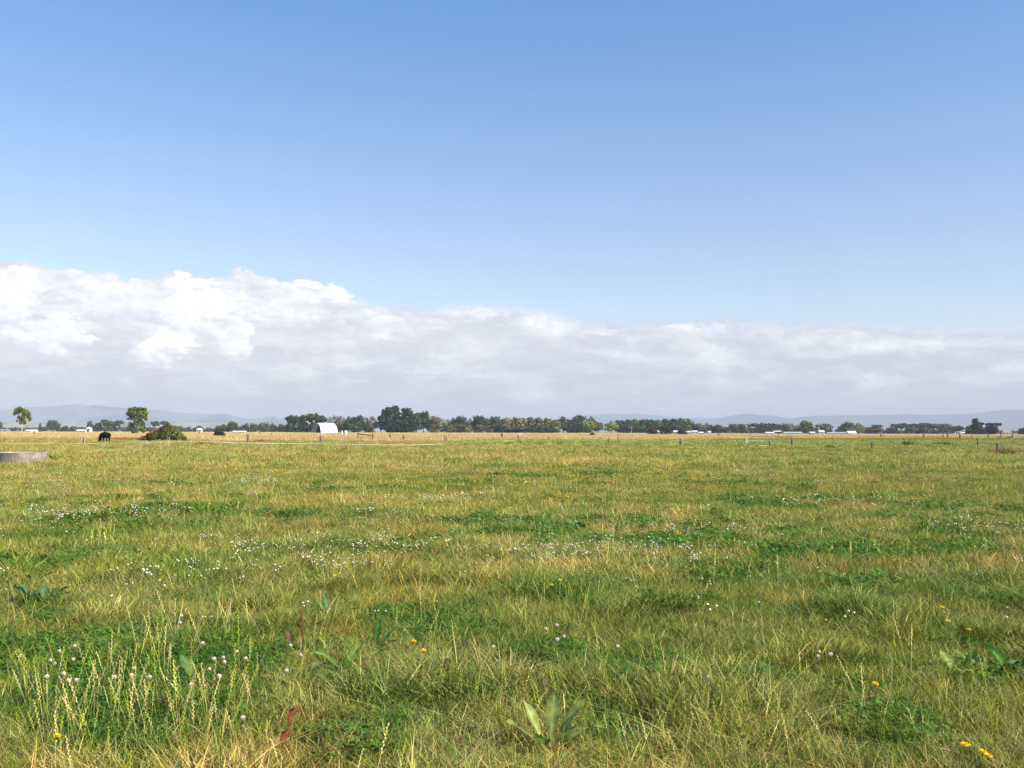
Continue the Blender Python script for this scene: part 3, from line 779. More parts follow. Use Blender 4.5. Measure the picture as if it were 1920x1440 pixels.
def trunk_mesh(name, lobes, base_r, fork, seed, m, lean=0.0):
    r = random.Random(seed); mb = MB()
    f = Vector((lean, 0, fork))
    mb.tube([(0, 0, -.02), (lean * .4 + .01, 0, fork * .5), f], [base_r * 1.25, base_r, base_r * .8], 7)
    for l in lobes[:9]:
        e = Vector(l[:3]); mid = f.lerp(e, .5) + Vector((r.uniform(-.03, .03), r.uniform(-.03, .03), -.03))
        s = f.lerp(Vector((lean * .4, 0, fork * .6)), r.random() * .5)
        mb.tube([s, mid, e], [base_r * .55, base_r * .35, base_r * .12], 5)
    me = bpy.data.meshes.new(name); me.from_pydata(mb.v, [], mb.f); me.update(); me.materials.append(m)
    return me
def arch(kind, seed):
    r = random.Random(seed); L = []; leaf = .075; n = 1500; br = .035; fork = .25; bm = bark_mat; flat = .25
    if kind == 'dome':
        for k in range(13):
            a = k * 2.4; z = .3 + .5 * r.random(); q = .30 * math.sqrt(max(0, 1 - ((z - .45) / .5) ** 2))
            L.append((q * math.cos(a), q * math.sin(a), z, r.uniform(.13, .2), 1.0))
        L.append((0, 0, .55, .3, 1.1)); L.append((r.uniform(-.1, .1), 0, .82, .16, .9))
    elif kind == 'low':
        for k in range(14):
            a = k * 2.4; z = .12 + .6 * r.random(); q = .36 * math.sqrt(max(0, 1 - ((z - .2) / .75) ** 2))
            L.append((q * math.cos(a), q * math.sin(a), z, r.uniform(.13, .2), 1.1))
        L.append((0, 0, .4, .32, 1.15)); fork = .12
    elif kind == 'umbrella':
        for k in range(13):
            a = k * 2.4; q = .40 * math.sqrt((k + .5) / 13)
            L.append((q * math.cos(a), q * math.sin(a), .84 - .5 * q * q + r.uniform(-.06, .04) - (.10 if k % 3 == 0 else 0), r.uniform(.10, .15), .9))
        for k in range(3): L.append((r.uniform(-.3, .3), r.uniform(-.3, .3), r.uniform(.45, .6), .09, .8))
        fork = .42; br = .028; n = 1500; leaf = .065
    elif kind == 'poplar':
        for k in range(14):
            a = k * 2.4; z = .2 + .68 * k / 13; q = .2 * (1 - abs(z - .5))
            L.append((q * math.cos(a), q * math.sin(a), z + r.uniform(-.03, .03), r.uniform(.15, .24), 1.0))
        L.append((0, 0, .9, .14, 1)); fork = .15; leaf = .08
    elif kind == 'sparse':
        for k in range(13):
            a = k * 2.4; z = .3 + .6 * k / 12; q = .27 * (1 - .6 * abs(z - .55))
            L.append((q * math.cos(a), q * math.sin(a), z + r.uniform(-.03, .04), r.uniform(.11, .17), 1.1))
        fork = .3; leaf = .055; n = 900; br = .025
    elif kind == 'pine':
        for k in range(15):
            a = k * 2.4; z = .22 + .7 * k / 14; q = .34 * (1 - z * .75)
            L.append((q * math.cos(a), q * math.sin(a), z, r.uniform(.10, .19) * (1.25 - .55 * z), .75))
        L.append((0, 0, .45, .26, 1.2)); L.append((.03, 0, .93, .075, 1.1)); fork = .5; flat = .1
    elif kind == 'cone':
        for k in range(12):
            z = .12 + .82 * k / 11; q = .30 * (1 - z); a = k * 2.4
            L.append((q * .6 * math.cos(a), q * .6 * math.sin(a), z, .06 + .30 * (1 - z), .8))
        fork = .5
    elif kind == 'wind':
        for k in range(12):
            a = k * 2.4; q = .34 * math.sqrt((k + .5) / 12); x = q * math.cos(a)
            L.append((x + .05, q * math.sin(a), .62 + .25 * x + r.uniform(-.18, .12), r.uniform(.12, .18), .8))
        fork = .3
    elif kind == 'flat':        # old cypress with a shelf-like top reaching to one side
        for k in range(10):
            L.append((-.38 + .095 * k, r.uniform(-.15, .15), .86 + r.uniform(-.04, .03), .10, .8))
        for k in range(12):
            a = k * 2.4; L.append((-.10 + .26 * math.sqrt(k / 12) * math.cos(a), .26 * math.sin(a), .16 + .045 * k, .13 + .05 * (k % 2), 1.0))
        fork = .3; n = 1800
    elif kind == 'cypress':     # upright, knobbly, with a leaning head
        L = [(0, 0, .22, .30, .8), (-.2, 0, .15, .2, .9), (.22, 0, .2, .2, .8), (-.12, .1, .42, .24, .8), (.14, 0, .45, .22, .8), (.0, -.1, .6, .22, .8), (.18, 0, .66, .2, .5), (.3, 0, .68, .12, .4), (-.05, 0, .76, .15, .9), (-.03, 0, .9, .13, .8), (-.1, 0, .88, .08, .7)]
        fork = .5; n = 2000
    elif kind == 'gum_open':    # bare pale stems under a leafy head swept to one side
        L = [(-.36, 0, .87, .13, .6), (-.2, .05, .91, .13, .6), (-.05, 0, .88, .12, .6), (.1, -.05, .85, .13, .7), (.24, 0, .80, .13, .8), (.36, 0, .70, .13, .9), (.42, .05, .58, .10, 1.0), (-.46, 0, .76, .09, .8), (-.25, 0, .80, .10, .6),
             (.05, 0, .70, .10, 1.0), (-.22, 0, .62, .07, .8), (-.08, 0, .5, .10, 1.2), (.1, 0, .55, .10, 1.6), (.18, 0, .42, .06, 1.0), (-.3, 0, .5, .05, .8)]
        n = 2600; leaf = .05; fork = .30; br = .03; bm = pale_bark
    elif kind == 'gum_full':
        L = [(-.3, 0, .90, .13, .5), (-.1, .05, .92, .14, .5), (.1, 0, .92, .13, .5), (.28, 0, .91, .12, .5), (.38, 0, .80, .11, .6), (-.38, 0, .76, .13, .6), (-.15, -.05, .76, .17, .6), (.1, 0, .74, .17, .6), (.3, 0, .68, .14, .6), (-.25, 0, .62, .13, .6),
             (-.42, 0, .58, .06, .6), (.4, 0, .56, .07, .6), (.0, 0, .5, .16, 1.0), (.2, .05, .35, .13, 1.3), (-.28, .05, .3, .12, 1.3), (.26, .05, .2, .11, 1.0), (-.2, .05, .15, .1, 1.0)]
        n = 3200; leaf = .05; fork = .42; br = .055
    me = crown_mesh('crown', L, n, leaf, seed * 7 + 3, flat)
    # normalise so that width 1, height 1
    co = np.empty(len(me.vertices) * 3, np.float32); me.vertices.foreach_get('co', co); co = co.reshape(-1, 3)
    zmax = np.percentile(co[:, 2], 99.7); x0, x1 = np.percentile(co[:, 0], [.8, 99.2]); k = 1 / (x1 - x0); cx = (x0 + x1) / 2
    co[:, 0] = (co[:, 0] - cx) * k; co[:, 1] *= k; co[:, 2] = np.maximum(co[:, 2] / zmax, .0 + .02 * np.random.RandomState(1).rand(len(co)))
    me.vertices.foreach_set('co', co.ravel()); me.update()
    L2 = [((l[0] - cx) * k, l[1] * k, l[2] / zmax) for l in L]
    return me, trunk_mesh('trunk', L2, br, fork / zmax, seed, bm, lean=-cx * k * .2)
ARCH = {}
def tree(kind, px, w, ytop, d, col, name, label, group=None, flip=False, cat='tree', var=None, base=None):
    v = var if var is not None else rnd.randrange(3)
    if kind in ('cypress', 'gum_open', 'gum_full', 'flat'): v = 0
    if (kind, v) not in ARCH: ARCH[(kind, v)] = arch(kind, 101 + 13 * v + len(kind))
    cm, tm = ARCH[(kind, v)]
    top = at(px, ytop, d); ww = w / F0 * d
    e = empty(name, (top.x, top.y, 0), 0 if v == 0 and kind in ('cypress', 'gum_open', 'gum_full', 'flat') else rnd.uniform(0, 6.28))
    e.scale = (ww * (-1 if flip else 1), ww, top.z)
    tag(e, label, cat, group)
    k = rnd.uniform(.9, 1.1)
    c = bpy.data.objects.new('crown', cm); COL.objects.link(c); c.parent = e; c.color = (col[0] * k, col[1] * k, col[2] * k, 1)
    t_ = bpy.data.objects.new('trunk', tm); COL.objects.link(t_); t_.parent = e
    return e
DK = (.068, .098, .040); PINE = (.045, .072, .030); OLV = (.19, .19, .07); BRN = (.25, .205, .11); YG = (.26, .26, .05); GG = (.13, .15, .085); RED = (.13, .065, .045); GUM = (.14, .17, .022); MID = (.11, .145, .045)
ORD = 'first second third fourth fifth sixth seventh eighth ninth tenth eleventh twelfth thirteenth fourteenth fifteenth sixteenth seventeenth eighteenth nineteenth twentieth'.split()

T = [
 # kind, px, w, ytop, d, colour, name, label
 ('gum_open', 42, 31, 763.5, 330, GUM, 'gum_tree', 'open gum tree with pale forked stems and a swept leafy head'),
 ('gum_full', 258, 37, 763.5, 330, GUM, 'gum_tree', 'broad full gum tree with a dark trunk behind the bramble'),
 ('dome', -3, 14, 789, 800, MID, 'broadleaf_tree', 'dark tree cut by the picture edge beyond the concrete trough'),
 ('cone', 75, 8, 793, 900, PINE, 'conifer_tree', 'tiny pointed conifer beside the pale green sheds'),
 ('dome', 101, 24, 788, 850, GG, 'broadleaf_tree', 'round grey green tree alone between the two gum trees'),
 ('low', 122, 13, 798, 860, DK, 'broadleaf_tree', 'small dark tree tucked against the round grey green tree'),
 ('low', 140, 14, 799, 950, GG, 'broadleaf_tree', 'low grey tree behind the small white building'),
 ('pine', 168, 14, 790, 850, DK, 'pine_tree', 'dark pine beside the white building with the small tower'),
 ('low', 178, 18, 796, 860, GG, 'broadleaf_tree', 'low grey tree behind the grazing black cow'),
 ('dome', 185, 12, 792, 850, DK, 'broadleaf_tree', 'dark round tree straight above the grazing black cow'),
 ('umbrella', 197, 14, 786.5, 850, DK, 'pine_tree', 'taller flat headed pine behind the grazing black cow'),
 ('dome', 208, 18, 789, 850, MID, 'broadleaf_tree', 'olive tree between two flat headed pines behind the cow'),
 ('umbrella', 222, 15, 788, 850, DK, 'pine_tree', 'small umbrella pine on a thin stem near the full gum tree'),
 ('low', 246, 14, 791, 850, GG, 'broadleaf_tree', 'grey tree half hidden by the full gum tree'),
 ('umbrella', 291, 13, 789, 900, DK, 'pine_tree', 'tiny flat topped pine behind the near side of the bramble'),
 ('umbrella', 311, 16, 789.5, 900, DK, 'pine_tree', 'flat topped pine peeping over the top of the bramble'),
 ('low', 334, 20, 798, 900, GG, 'broadleaf_tree', 'low grey tree just past the bramble'),
 ('low', 372, 16, 798, 900, GG, 'broadleaf_tree', 'low grey tree behind the small white house roof'),
 ('low', 350, 15, 800, 950, GG, 'broadleaf_tree', 'lowest grey tree between the bramble and the small dark bush'),
 ('dome', 417, 26, 796, 700, MID, 'broadleaf_tree', 'tree rising behind the small dark bush'),
 ('dome', 437, 20, 790.5, 700, MID, 'broadleaf_tree', 'round tree rising highest behind the small dark bush'),
 ('low', 456, 22, 794, 720, DK, 'broadleaf_tree', 'dark low tree behind the long white shed'),
 ('low', 476, 18, 793.5, 720, OLV, 'broadleaf_tree', 'yellow olive tree at the end of the long white shed'),
 ('low', 494, 22, 792, 700, OLV, 'broadleaf_tree', 'broad yellow olive tree before the row of flat topped pines'),
 ('low', 512, 20, 794, 720, MID, 'broadleaf_tree', 'green tree second before the row of flat topped pines'),
 ('low', 529, 20, 795, 720, MID, 'broadleaf_tree', 'green tree touching the row of flat topped pines'),
 ('umbrella', 552, 28, 778.5, 600, DK, 'pine_tree', 'first flat topped pine of the row ending at the white tunnel shelter'),
 ('umbrella', 571, 26, 778, 600, DK, 'pine_tree', 'middle flat topped pine of the row ending at the white tunnel shelter'),
 ('umbrella', 589, 30, 775.5, 600, DK, 'pine_tree', 'tallest flat topped pine straight behind the tunnel mouth'),
 ('umbrella', 603, 18, 780, 610, GG, 'pine_tree', 'smaller pine above the roof of the white tunnel shelter'),
 ('low', 545, 22, 792, 620, DK, 'broadleaf_tree', 'dark undergrowth tree below the first flat topped pine'),
 ('low', 568, 26, 791, 620, DK, 'broadleaf_tree', 'dark undergrowth tree below the middle flat topped pine'),
 ('low', 592, 26, 790, 620, DK, 'broadleaf_tree', 'dark undergrowth tree just behind the tunnel mouth'),
 ('sparse', 624, 18, 779, 650, BRN, 'poplar_tree', 'thin brown poplar straight behind the tunnel shelter roof'),
 ('sparse', 638, 18, 780, 650, BRN, 'poplar_tree', 'second thin brown poplar past the tunnel shelter roof'),
 ('dome', 655, 20, 781.5, 650, DK, 'broadleaf_tree', 'dark dense tree behind the low white tank'),
 ('dome', 671, 24, 779.5, 650, DK, 'broadleaf_tree', 'dark dense tree above the broken rail'),
 ('sparse', 683, 16, 781, 660, BRN, 'poplar_tree', 'thin brown poplar beside the dark dense tree'),
 ('sparse', 696, 20, 780, 650, BRN, 'poplar_tree', 'thin brown poplar just before the tall pine clump'),
 ('low', 645, 30, 792, 655, OLV, 'broadleaf_tree', 'olive undergrowth tree below the thin brown poplars'),
 ('low', 690, 24, 791, 655, OLV, 'broadleaf_tree', 'olive undergrowth tree at the foot of the tall pine clump'),
 ('pine', 728, 46, 764, 620, PINE, 'pine_tree', 'widest dark pine of the tall clump with low spreading boughs'),
 ('pine', 744, 24, 761.5, 625, PINE, 'pine_tree', 'highest pointed pine of the tall clump'),
 ('pine', 765, 38, 765.5, 620, PINE, 'pine_tree', 'rounded pine in the middle of the tall clump'),
 ('pine', 781, 22, 774, 615, DK, 'pine_tree', 'lower pine filling the gap in the tall clump'),
 ('dome', 794, 24, 771.5, 620, PINE, 'pine_tree', 'last dark pine of the tall clump beside the brown round tree'),
 ('low', 745, 62, 788, 618, PINE, 'pine_tree', 'dark young pine spreading below the tall clump'),
 ('dome', 815, 28, 780, 630, BRN, 'broadleaf_tree', 'brown round tree beside the tall pine clump'),
 ('sparse', 836, 18, 785, 680, BRN, 'poplar_tree', 'grey brown thin tree after the gap beside the brown round tree'),
 ('dome', 848, 18, 784, 680, OLV, 'broadleaf_tree', 'olive tree before the first of three dark rounded heads'),
 ('dome', 862, 24, 780, 670, DK, 'broadleaf_tree', 'first of three dark rounded heads past the pine clump'),
 ('dome', 880, 16, 785, 680, OLV, 'broadleaf_tree', 'olive tree between the first and second dark rounded heads'),
 ('dome', 897, 26, 779.5, 670, DK, 'broadleaf_tree', 'second of three dark rounded heads past the pine clump'),
 ('dome', 913, 14, 784, 680, OLV, 'broadleaf_tree', 'olive tree between the second and third dark rounded heads'),
 ('dome', 929, 24, 781, 670, DK, 'broadleaf_tree', 'third of three dark rounded heads past the pine clump'),
 ('dome', 944, 16, 784.5, 675, MID, 'broadleaf_tree', 'green tree joining the dark rounded heads to the tan hedge row'),
 ('low', 839, 26, 794, 668, GG, 'broadleaf_tree', 'low grey tree filling the gap past the brown round tree'),
 ('low', 814, 26, 794, 622, OLV, 'broadleaf_tree', 'low olive tree at the foot of the brown round tree'),
 ('low', 667, 26, 795, 645, MID, 'broadleaf_tree', 'low green tree under the dark dense trees above the broken rail'),
 ('low', 848, 22, 797, 664, OLV, 'broadleaf_tree', 'low olive tree just before the first dark rounded head'),
 ('low', 870, 30, 795, 665, OLV, 'broadleaf_tree', 'lighter low tree in front of the first dark rounded head'),
 ('low', 900, 28, 796, 665, BRN, 'broadleaf_tree', 'lighter low tree in front of the second dark rounded head'),
 ('low', 925, 26, 795, 665, OLV, 'broadleaf_tree', 'lighter low tree in front of the third dark rounded head'),
]
for k, px in enumerate([953, 967, 981, 995, 1010, 1025, 1040]):
    T.append(('poplar', px, 22, [784, 783.2, 784, 782.6, 783.4, 784.5, 787.5][k], 660, [BRN, OLV, BRN, OLV, OLV, BRN, OLV][k], 'poplar_tree', ORD[k] + ' tree along the tan hedge row, counting from the three dark rounded heads'))
T += [
 ('low', 960, 60, 799, 655, DK, 'broadleaf_tree', 'dark undergrowth at the start of the tan hedge row'),
 ('low', 1018, 60, 799, 655, DK, 'broadleaf_tree', 'dark undergrowth at the end of the tan hedge row'),
 ('dome', 1056, 32, 782, 760, DK, 'broadleaf_tree', 'wide dark tree rising behind the end of the tan hedge row'),
 ('dome', 1084, 30, 778.5, 760, DK, 'broadleaf_tree', 'tallest dark tree behind the yellowing trees mid row'),
 ('dome', 1107, 22, 782, 760, MID, 'broadleaf_tree', 'green tree standing second behind the yellowing trees'),
 ('dome', 1105, 26, 788, 700, YG, 'broadleaf_tree', 'first yellowing tree in front of the tallest dark tree'),
 ('dome', 1122, 18, 791, 700, OLV, 'broadleaf_tree', 'olive tree between the two yellowing trees'),
 ('low', 1075, 40, 793, 700, DK, 'broadleaf_tree', 'dark low tree below the tallest dark tree'),
 ('low', 1098, 26, 798, 690, MID, 'broadleaf_tree', 'pale low tree at the foot of the first yellowing tree'),
 ('dome', 1146, 26, 790, 700, YG, 'broadleaf_tree', 'second yellowing tree, beside the long dark row'),
]
for k, px in enumerate([1163, 1177, 1191, 1205, 1219, 1234, 1248, 1262, 1276, 1288]):
    T.append(('poplar', px, 22, [788, 787, 786.5, 787, 786.5, 788, 786, 785.5, 784.5, 785.5][k], 780, [DK, DK, MID, DK, DK, MID, DK, DK, MID, MID][k], 'broadleaf_tree', ORD[k] + ' tree along the long dark row, counting from the second yellowing tree'))
T += [
 ('low', 1185, 44, 796, 775, DK, 'broadleaf_tree', 'dark undergrowth near the power pole in the long dark row'),
 ('low', 1245, 60, 796, 775, DK, 'broadleaf_tree', 'dark undergrowth behind the brown bushes in the long dark row'),
 ('dome', 1308, 26, 794, 780, MID, 'broadleaf_tree', 'lower green tree just past the end of the long dark row'),
 ('dome', 1325, 20, 794, 900, MID, 'broadleaf_tree', 'distant grey tree past the end of the long dark row'),
 ('low', 1334, 14, 797, 800, DK, 'broadleaf_tree', 'dark tree at the near end of the clipped willow block'),
 ('low', 1352, 32, 796.5, 800, MID, 'willow_tree', 'broad clipped looking willow with a bright outer edge'),
 ('dome', 1373, 20, 795, 840, MID, 'willow_tree', 'willow standing close beside the broad clipped one'),
 ('dome', 1388, 20, 795, 860, GG, 'broadleaf_tree', 'grey tree between two rounded willows'),
 ('low', 1400, 26, 798, 800, MID, 'willow_tree', 'rounded low willow with a bright side, near the white sheds'),
 ('umbrella', 1424, 34, 793.5, 860, DK, 'broadleaf_tree', 'wide dark crown in the middle of the distant green group'),
 ('dome', 1444, 26, 793.5, 860, DK, 'broadleaf_tree', 'domed crown second in the distant green group'),
 ('low', 1432, 40, 799, 850, DK, 'broadleaf_tree', 'dark undergrowth below the wide dark crown'),
 ('dome', 1458, 22, 795, 860, MID, 'broadleaf_tree', 'lighter tree above the flat white shed roof'),
 ('dome', 1476, 22, 794, 820, BRN, 'broadleaf_tree', 'brownish dark tree above the long pale shed'),
 ('low', 1492, 22, 795.5, 840, MID, 'broadleaf_tree', 'pale green tree beside the large round olive tree'),
 ('dome', 1512, 25, 789, 760, OLV, 'broadleaf_tree', 'large round olive brown tree near the white sheds'),
 ('low', 1529, 15, 800, 755, YG, 'broadleaf_tree', 'small bright green tree beside the large round olive tree'),
 ('umbrella', 1545, 28, 794, 800, BRN, 'broadleaf_tree', 'brown tree with a clear trunk beside the gap of sky'),
 ('low', 1578, 22, 800, 800, DK, 'broadleaf_tree', 'bluish dark low tree past the gap of sky'),
 ('dome', 1588, 22, 791, 800, MID, 'broadleaf_tree', 'square headed green tree behind the bright white shed'),
 ('dome', 1607, 27, 794, 840, MID, 'broadleaf_tree', 'green tree behind the yellow green rounded tree'),
 ('low', 1609, 24, 799, 780, YG, 'broadleaf_tree', 'yellow green rounded tree beside the bright white shed'),
 ('dome', 1643, 25, 796, 840, GG, 'broadleaf_tree', 'grey green tree behind the reddish tree'),
 ('low', 1640, 30, 801, 790, RED, 'broadleaf_tree', 'reddish rounded tree standing alone in colour'),
 ('low', 1626, 14, 804, 800, DK, 'broadleaf_tree', 'small dark tree beside the reddish tree'),
 ('low', 1672, 22, 799, 800, DK, 'broadleaf_tree', 'dark tree at the start of the umbrella crowned group'),
 ('umbrella', 1690, 30, 793.5, 860, DK, 'broadleaf_tree', 'umbrella crowned tree with sky showing through its stems'),
 ('umbrella', 1708, 24, 795, 860, DK, 'broadleaf_tree', 'second umbrella crowned tree of the distant group'),
 ('umbrella', 1728, 32, 792.8, 860, DK, 'broadleaf_tree', 'widest umbrella crowned tree of the distant group'),
 ('umbrella', 1746, 26, 794, 860, DK, 'broadleaf_tree', 'fourth umbrella crowned tree of the distant group'),
 ('umbrella', 1767, 32, 794.5, 850, OLV, 'broadleaf_tree', 'olive umbrella crown ending the distant group'),
 ('low', 1706, 22, 801, 830, MID, 'broadleaf_tree', 'low green tree below the second umbrella crown'),
 ('low', 1735, 34, 801, 830, DK, 'broadleaf_tree', 'low dark tree below the widest umbrella crown'),
 ('low', 1765, 30, 802, 830, MID, 'broadleaf_tree', 'low green tree below the olive umbrella crown'),
 ('wind', 1793, 26, 798.5, 700, DK, 'broadleaf_tree', 'wind bent tree before the small gap with the white shed'),
 ('low', 1817, 13, 799, 560, MID, 'broadleaf_tree', 'lighter tree leaning on the knobbly tall cypress'),
 ('cypress', 1830, 26, 785, 560, PINE, 'cypress_tree', 'knobbly tall black green cypress with a leaning head'),
 ('low', 1847, 16, 800, 560, PINE, 'cypress_tree', 'small dark cypress between the tall and the shelf topped ones'),
 ('flat', 1864, 28, 793, 560, PINE, 'cypress_tree', 'shelf topped dark cypress beside the brown roofed house'),
 ('low', 1919, 18, 801, 560, DK, 'broadleaf_tree', 'dark tree cut by the picture edge past the brown roofed house'),
]
for q in T:
    tree(*q)
# hedges, each one thing
def hedge(px0, px1, ytop, d, col, label, thick=8):
    a = at(px0, ytop, d); b = at(px1, ytop, d); Ln = (b - a).length; h = a.z; L = []; r = random.Random(int(px0))
    n = max(4, int(Ln / (h * .8)))
    for k in range(n): L.append(((k + .5) / n * Ln - Ln / 2, r.uniform(-1, 1), h * r.uniform(.35, .62), h * .42 * r.uniform(.8, 1.2), 1.0))
    me = crown_mesh('foliage', L, n * 90, h * .3, int(px0) + 107)
    e = empty('shelter_hedge', ((a.x + b.x) / 2, d, 0)); tag(e, label, 'hedge')
    o = bpy.data.objects.new('foliage', me); COL.objects.link(o); o.parent = e; o.color = (*col, 1)
HG = (.10, .085, .06)
hedge(-20, 46, 800.5, 1100, HG, 'low grey brown hedge behind the open gum tree')
hedge(46, 150, 800.5, 1100, HG, 'low grey brown hedge between the open gum tree and the white building')
hedge(150, 250, 800.5, 1100, HG, 'low grey brown hedge behind the grazing cow')
hedge(250, 400, 801, 1100, HG, 'low grey brown hedge behind the bramble and small dark bush')
hedge(400, 560, 800.5, 1000, (.06, .07, .035), 'low dark hedge behind the long white shed')
hedge(1290, 1480, 802, 1000, (.04, .06, .03), 'low dark hedge behind the scattered white sheds')
hedge(1480, 1560, 802.5, 1000, (.05, .06, .035), 'low dark hedge below the large round olive tree')
hedge(1652, 1790, 805.5, 1000, (.04, .055, .03), 'low dark hedge below the umbrella crowned group')
hedge(1803, 1960, 807, 1300, (.09, .10, .07), 'faint low hedge behind the brown roofed house')

# bushes
def bush(name, px0, px1, ytop, d, lobes, n, leaf, col, label, cols=None):
    a = at(px0, ytop, d); b = at(px1, ytop, d); w = b.x - a.x
    me = crown_mesh('foliage', [(l[0] * w / 2, l[1] * w / 4, l[2] * a.z, l[3] * a.z, l[4]) for l in lobes], n, leaf, int(px0) + 103)
    co = np.empty(len(me.vertices) * 3, np.float32); me.vertices.foreach_get('co', co); co = co.reshape(-1, 3); co[:, 2] = np.maximum(co[:, 2], .02 + .1 * np.abs(co[:, 2])); me.vertices.foreach_set('co', co.ravel())
    if cols is not None:
        at_ = me.attributes['leafv']; c = np.empty(len(co) * 3, np.float32); at_.data.foreach_get('vector', c); c = c.reshape(-1, 3)
        x = co[:, 0] / (w / 2) + (fbm(co[:, 0], co[:, 1] + co[:, 2] * 2, w * .10, 5) - .5) * 3.0 - (co[:, 2] / a.z - .5) * .5
        m = sst(x, -.15, .35)[:, None]; c = c * (np.array(cols[0]) / np.array(col) * (1 - m) + np.array(cols[1]) / np.array(col) * m); at_.data.foreach_set('vector', c.ravel())
    e = empty(name, ((a.x + b.x) / 2, d, 0)); tag(e, label, 'bush')
    o = bpy.data.objects.new('foliage', me); COL.objects.link(o); o.parent = e; o.color = (*col, 1)
    mb = MB()
    for l in lobes[:5]: mb.tube([(l[0] * w / 2 * .4, 0, 0), (l[0] * w / 2 * .8, l[1] * w / 4, l[2] * a.z * .6), (l[0] * w / 2, l[1] * w / 4, l[2] * a.z)], [.06, .04, .02], 5)
    mb.build('stem', bark_mat, e)
    return e
bush('bramble_bush', 252, 350, 794, 140, [(.3, 0, .60, .34, 1.0), (.08, .2, .50, .32, 1), (.52, 0, .42, .34, 1), (-.18, 0, .38, .28, 1), (-.42, .2, .26, .24, 1), (.72, 0, .24, .26, 1), (-.64, 0, .14, .18, 1), (-.85, 0, .08, .12, .8), (.9, 0, .13, .15, 1), (.3, -.4, .3, .3, 1), (-.2, -.4, .18, .24, 1), (.25, .3, .78, .16, 1), (.12, 0, .72, .14, 1)],
     9000, .16, (.10, .10, .03), 'big red brown and green bramble mound beside the black cow', cols=[(.20, .105, .045), (.125, .16, .03)])
bush('round_bush', 403, 419, 803, 190, [(0, 0, .5, .45, 1), (-.5, 0, .4, .35, 1), (.5, 0, .4, .35, 1), (0, .5, .35, .35, 1), (.2, -.5, .35, .3, 1)], 1400, .2, (.06, .07, .02), 'small dark rounded bush alone in the dry grass')
bush('brown_bush', 1214, 1234, 799.5, 420, [(0, 0, .5, .45, 1), (-.5, 0, .4, .35, 1), (.5, 0, .4, .35, 1)], 900, .35, (.10, .055, .035), 'smaller brown bush before the long dark tree row')
bush('brown_bush', 1237, 1258, 798, 420, [(0, 0, .55, .45, 1), (-.5, 0, .4, .35, 1), (.5, 0, .45, .4, 1), (.6, 0, .2, .3, 1)], 1100, .35, (.07, .05, .025), 'darker taller brown bush before the long dark tree row')
bush('brown_bush', 1268, 1290, 802.5, 420, [(0, 0, .5, .45, 1), (-.5, 0, .4, .3, 1), (.5, 0, .35, .35, 1)], 900, .35, (.13, .075, .045), 'reddish brown bush standing among the white roofs')

# ------------------------------------------------------------------ farm buildings
white = mat('white_sheet', (.60, .60, .58), rough=.5, var=.06, scale=.6)
cream = mat('cream_wall', (.62, .60, .50), rough=.7, var=.06, scale=.6)
palegreen = mat('pale_green_wall', (.62, .74, .56), rough=.7, var=.06, scale=.6)
greyw = mat('grey_wall', (.30, .31, .33), rough=.8, var=.1, scale=.6)
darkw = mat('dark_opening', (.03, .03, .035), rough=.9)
greengrey = mat('green_grey_roof', (.36, .42, .34), rough=.7, var=.1, scale=.6)
brownroof = mat('brown_roof', (.30, .20, .14), rough=.8, var=.15, scale=1.5)
def shed(px0, px1, ytop, d, wall, roof, label, pitch=.4, cat='shed', name='farm_shed', doors=2, hip=False, depth=None, hmin=1.5):
    a = at(px0, ytop, d); b = at(px1, ytop, d); w = abs(b.x - a.x); h = max(hmin, a.z); dp = depth or max(4, w * .4); rh = h * pitch; wh = h - rh
    e = empty(name, ((a.x + b.x) / 2, d, 0)); tag(e, label, cat)
    m = MB(); m.box((0, dp / 2, wh / 2), (w, dp, wh)); wl_ = m.build('wall', wall, e)
    m = MB(); o_ = .25; k = (w * .25 if hip else 0)
    m.add([(-w / 2 - o_, -o_, wh + .01), (w / 2 + o_, -o_, wh + .01), (w / 2 + o_, dp + o_, wh + .01), (-w / 2 - o_, dp + o_, wh + .01), (-w / 2 - o_ + k, dp / 2, h), (w / 2 + o_ - k, dp / 2, h)],
          [(0, 1, 5, 4), (2, 3, 4, 5), (1, 2, 5), (3, 0, 4), (3, 2, 1, 0)])
    m.build('roof', roof, e)
    for q in range(doors):
        x = (q + .5) / doors * w - w / 2
        m = MB(); m.box((x, -.02, wh * .42), (w / doors * .4, .06, wh * .8)); m.build('door', darkw, wl_)
    return e
shed(47, 56, 805.5, 520, palegreen, palegreen, 'first small pale green shed beside the open gum tree')
shed(58, 65, 805.5, 530, palegreen, palegreen, 'second small pale green shed, farther from the open gum tree')
shed(143, 160, 805, 520, palegreen, white, 'long low pale building joined to the small white tower', doors=3)
shed(-6, 14, 804.8, 700, greyw, greyw, 'long low grey brown shed at the picture edge')
# little tower building
a = at(164, 799.5, 520); e = empty('tower_building', (a.x, 522, 0)); tag(e, 'small white building with a pointed tower beside the long pale building', 'building')
m = MB(); m.box((0, 0, a.z * .33), (2.4, 2.4, a.z * .66)); m.build('wall', white, e)
m = MB(); m.add([(-1.4, -1.4, a.z * .66 + .01), (1.4, -1.4, a.z * .66 + .01), (1.4, 1.4, a.z * .66 + .01), (-1.4, 1.4, a.z * .66 + .01), (0, 0, a.z)], [(0, 1, 4), (1, 2, 4), (2, 3, 4), (3, 0, 4), (3, 2, 1, 0)]); m.build('roof', white, e)
m = MB(); m.box((0, -1.22, 1.0), (.9, .08, 1.9)); m.build('door', darkw, e)
shed(368, 377, 802.5, 700, cream, white, 'small white roofed house between the bramble and the dark bush', hip=True, cat='house', name='farm_house')
shed(436, 458, 807.6, 500, cream, white, 'long white shed standing in front of the dark low tree', doors=4)
shed(1229, 1236, 807, 620, white, white, 'tiny white shed between the two darker brown bushes')
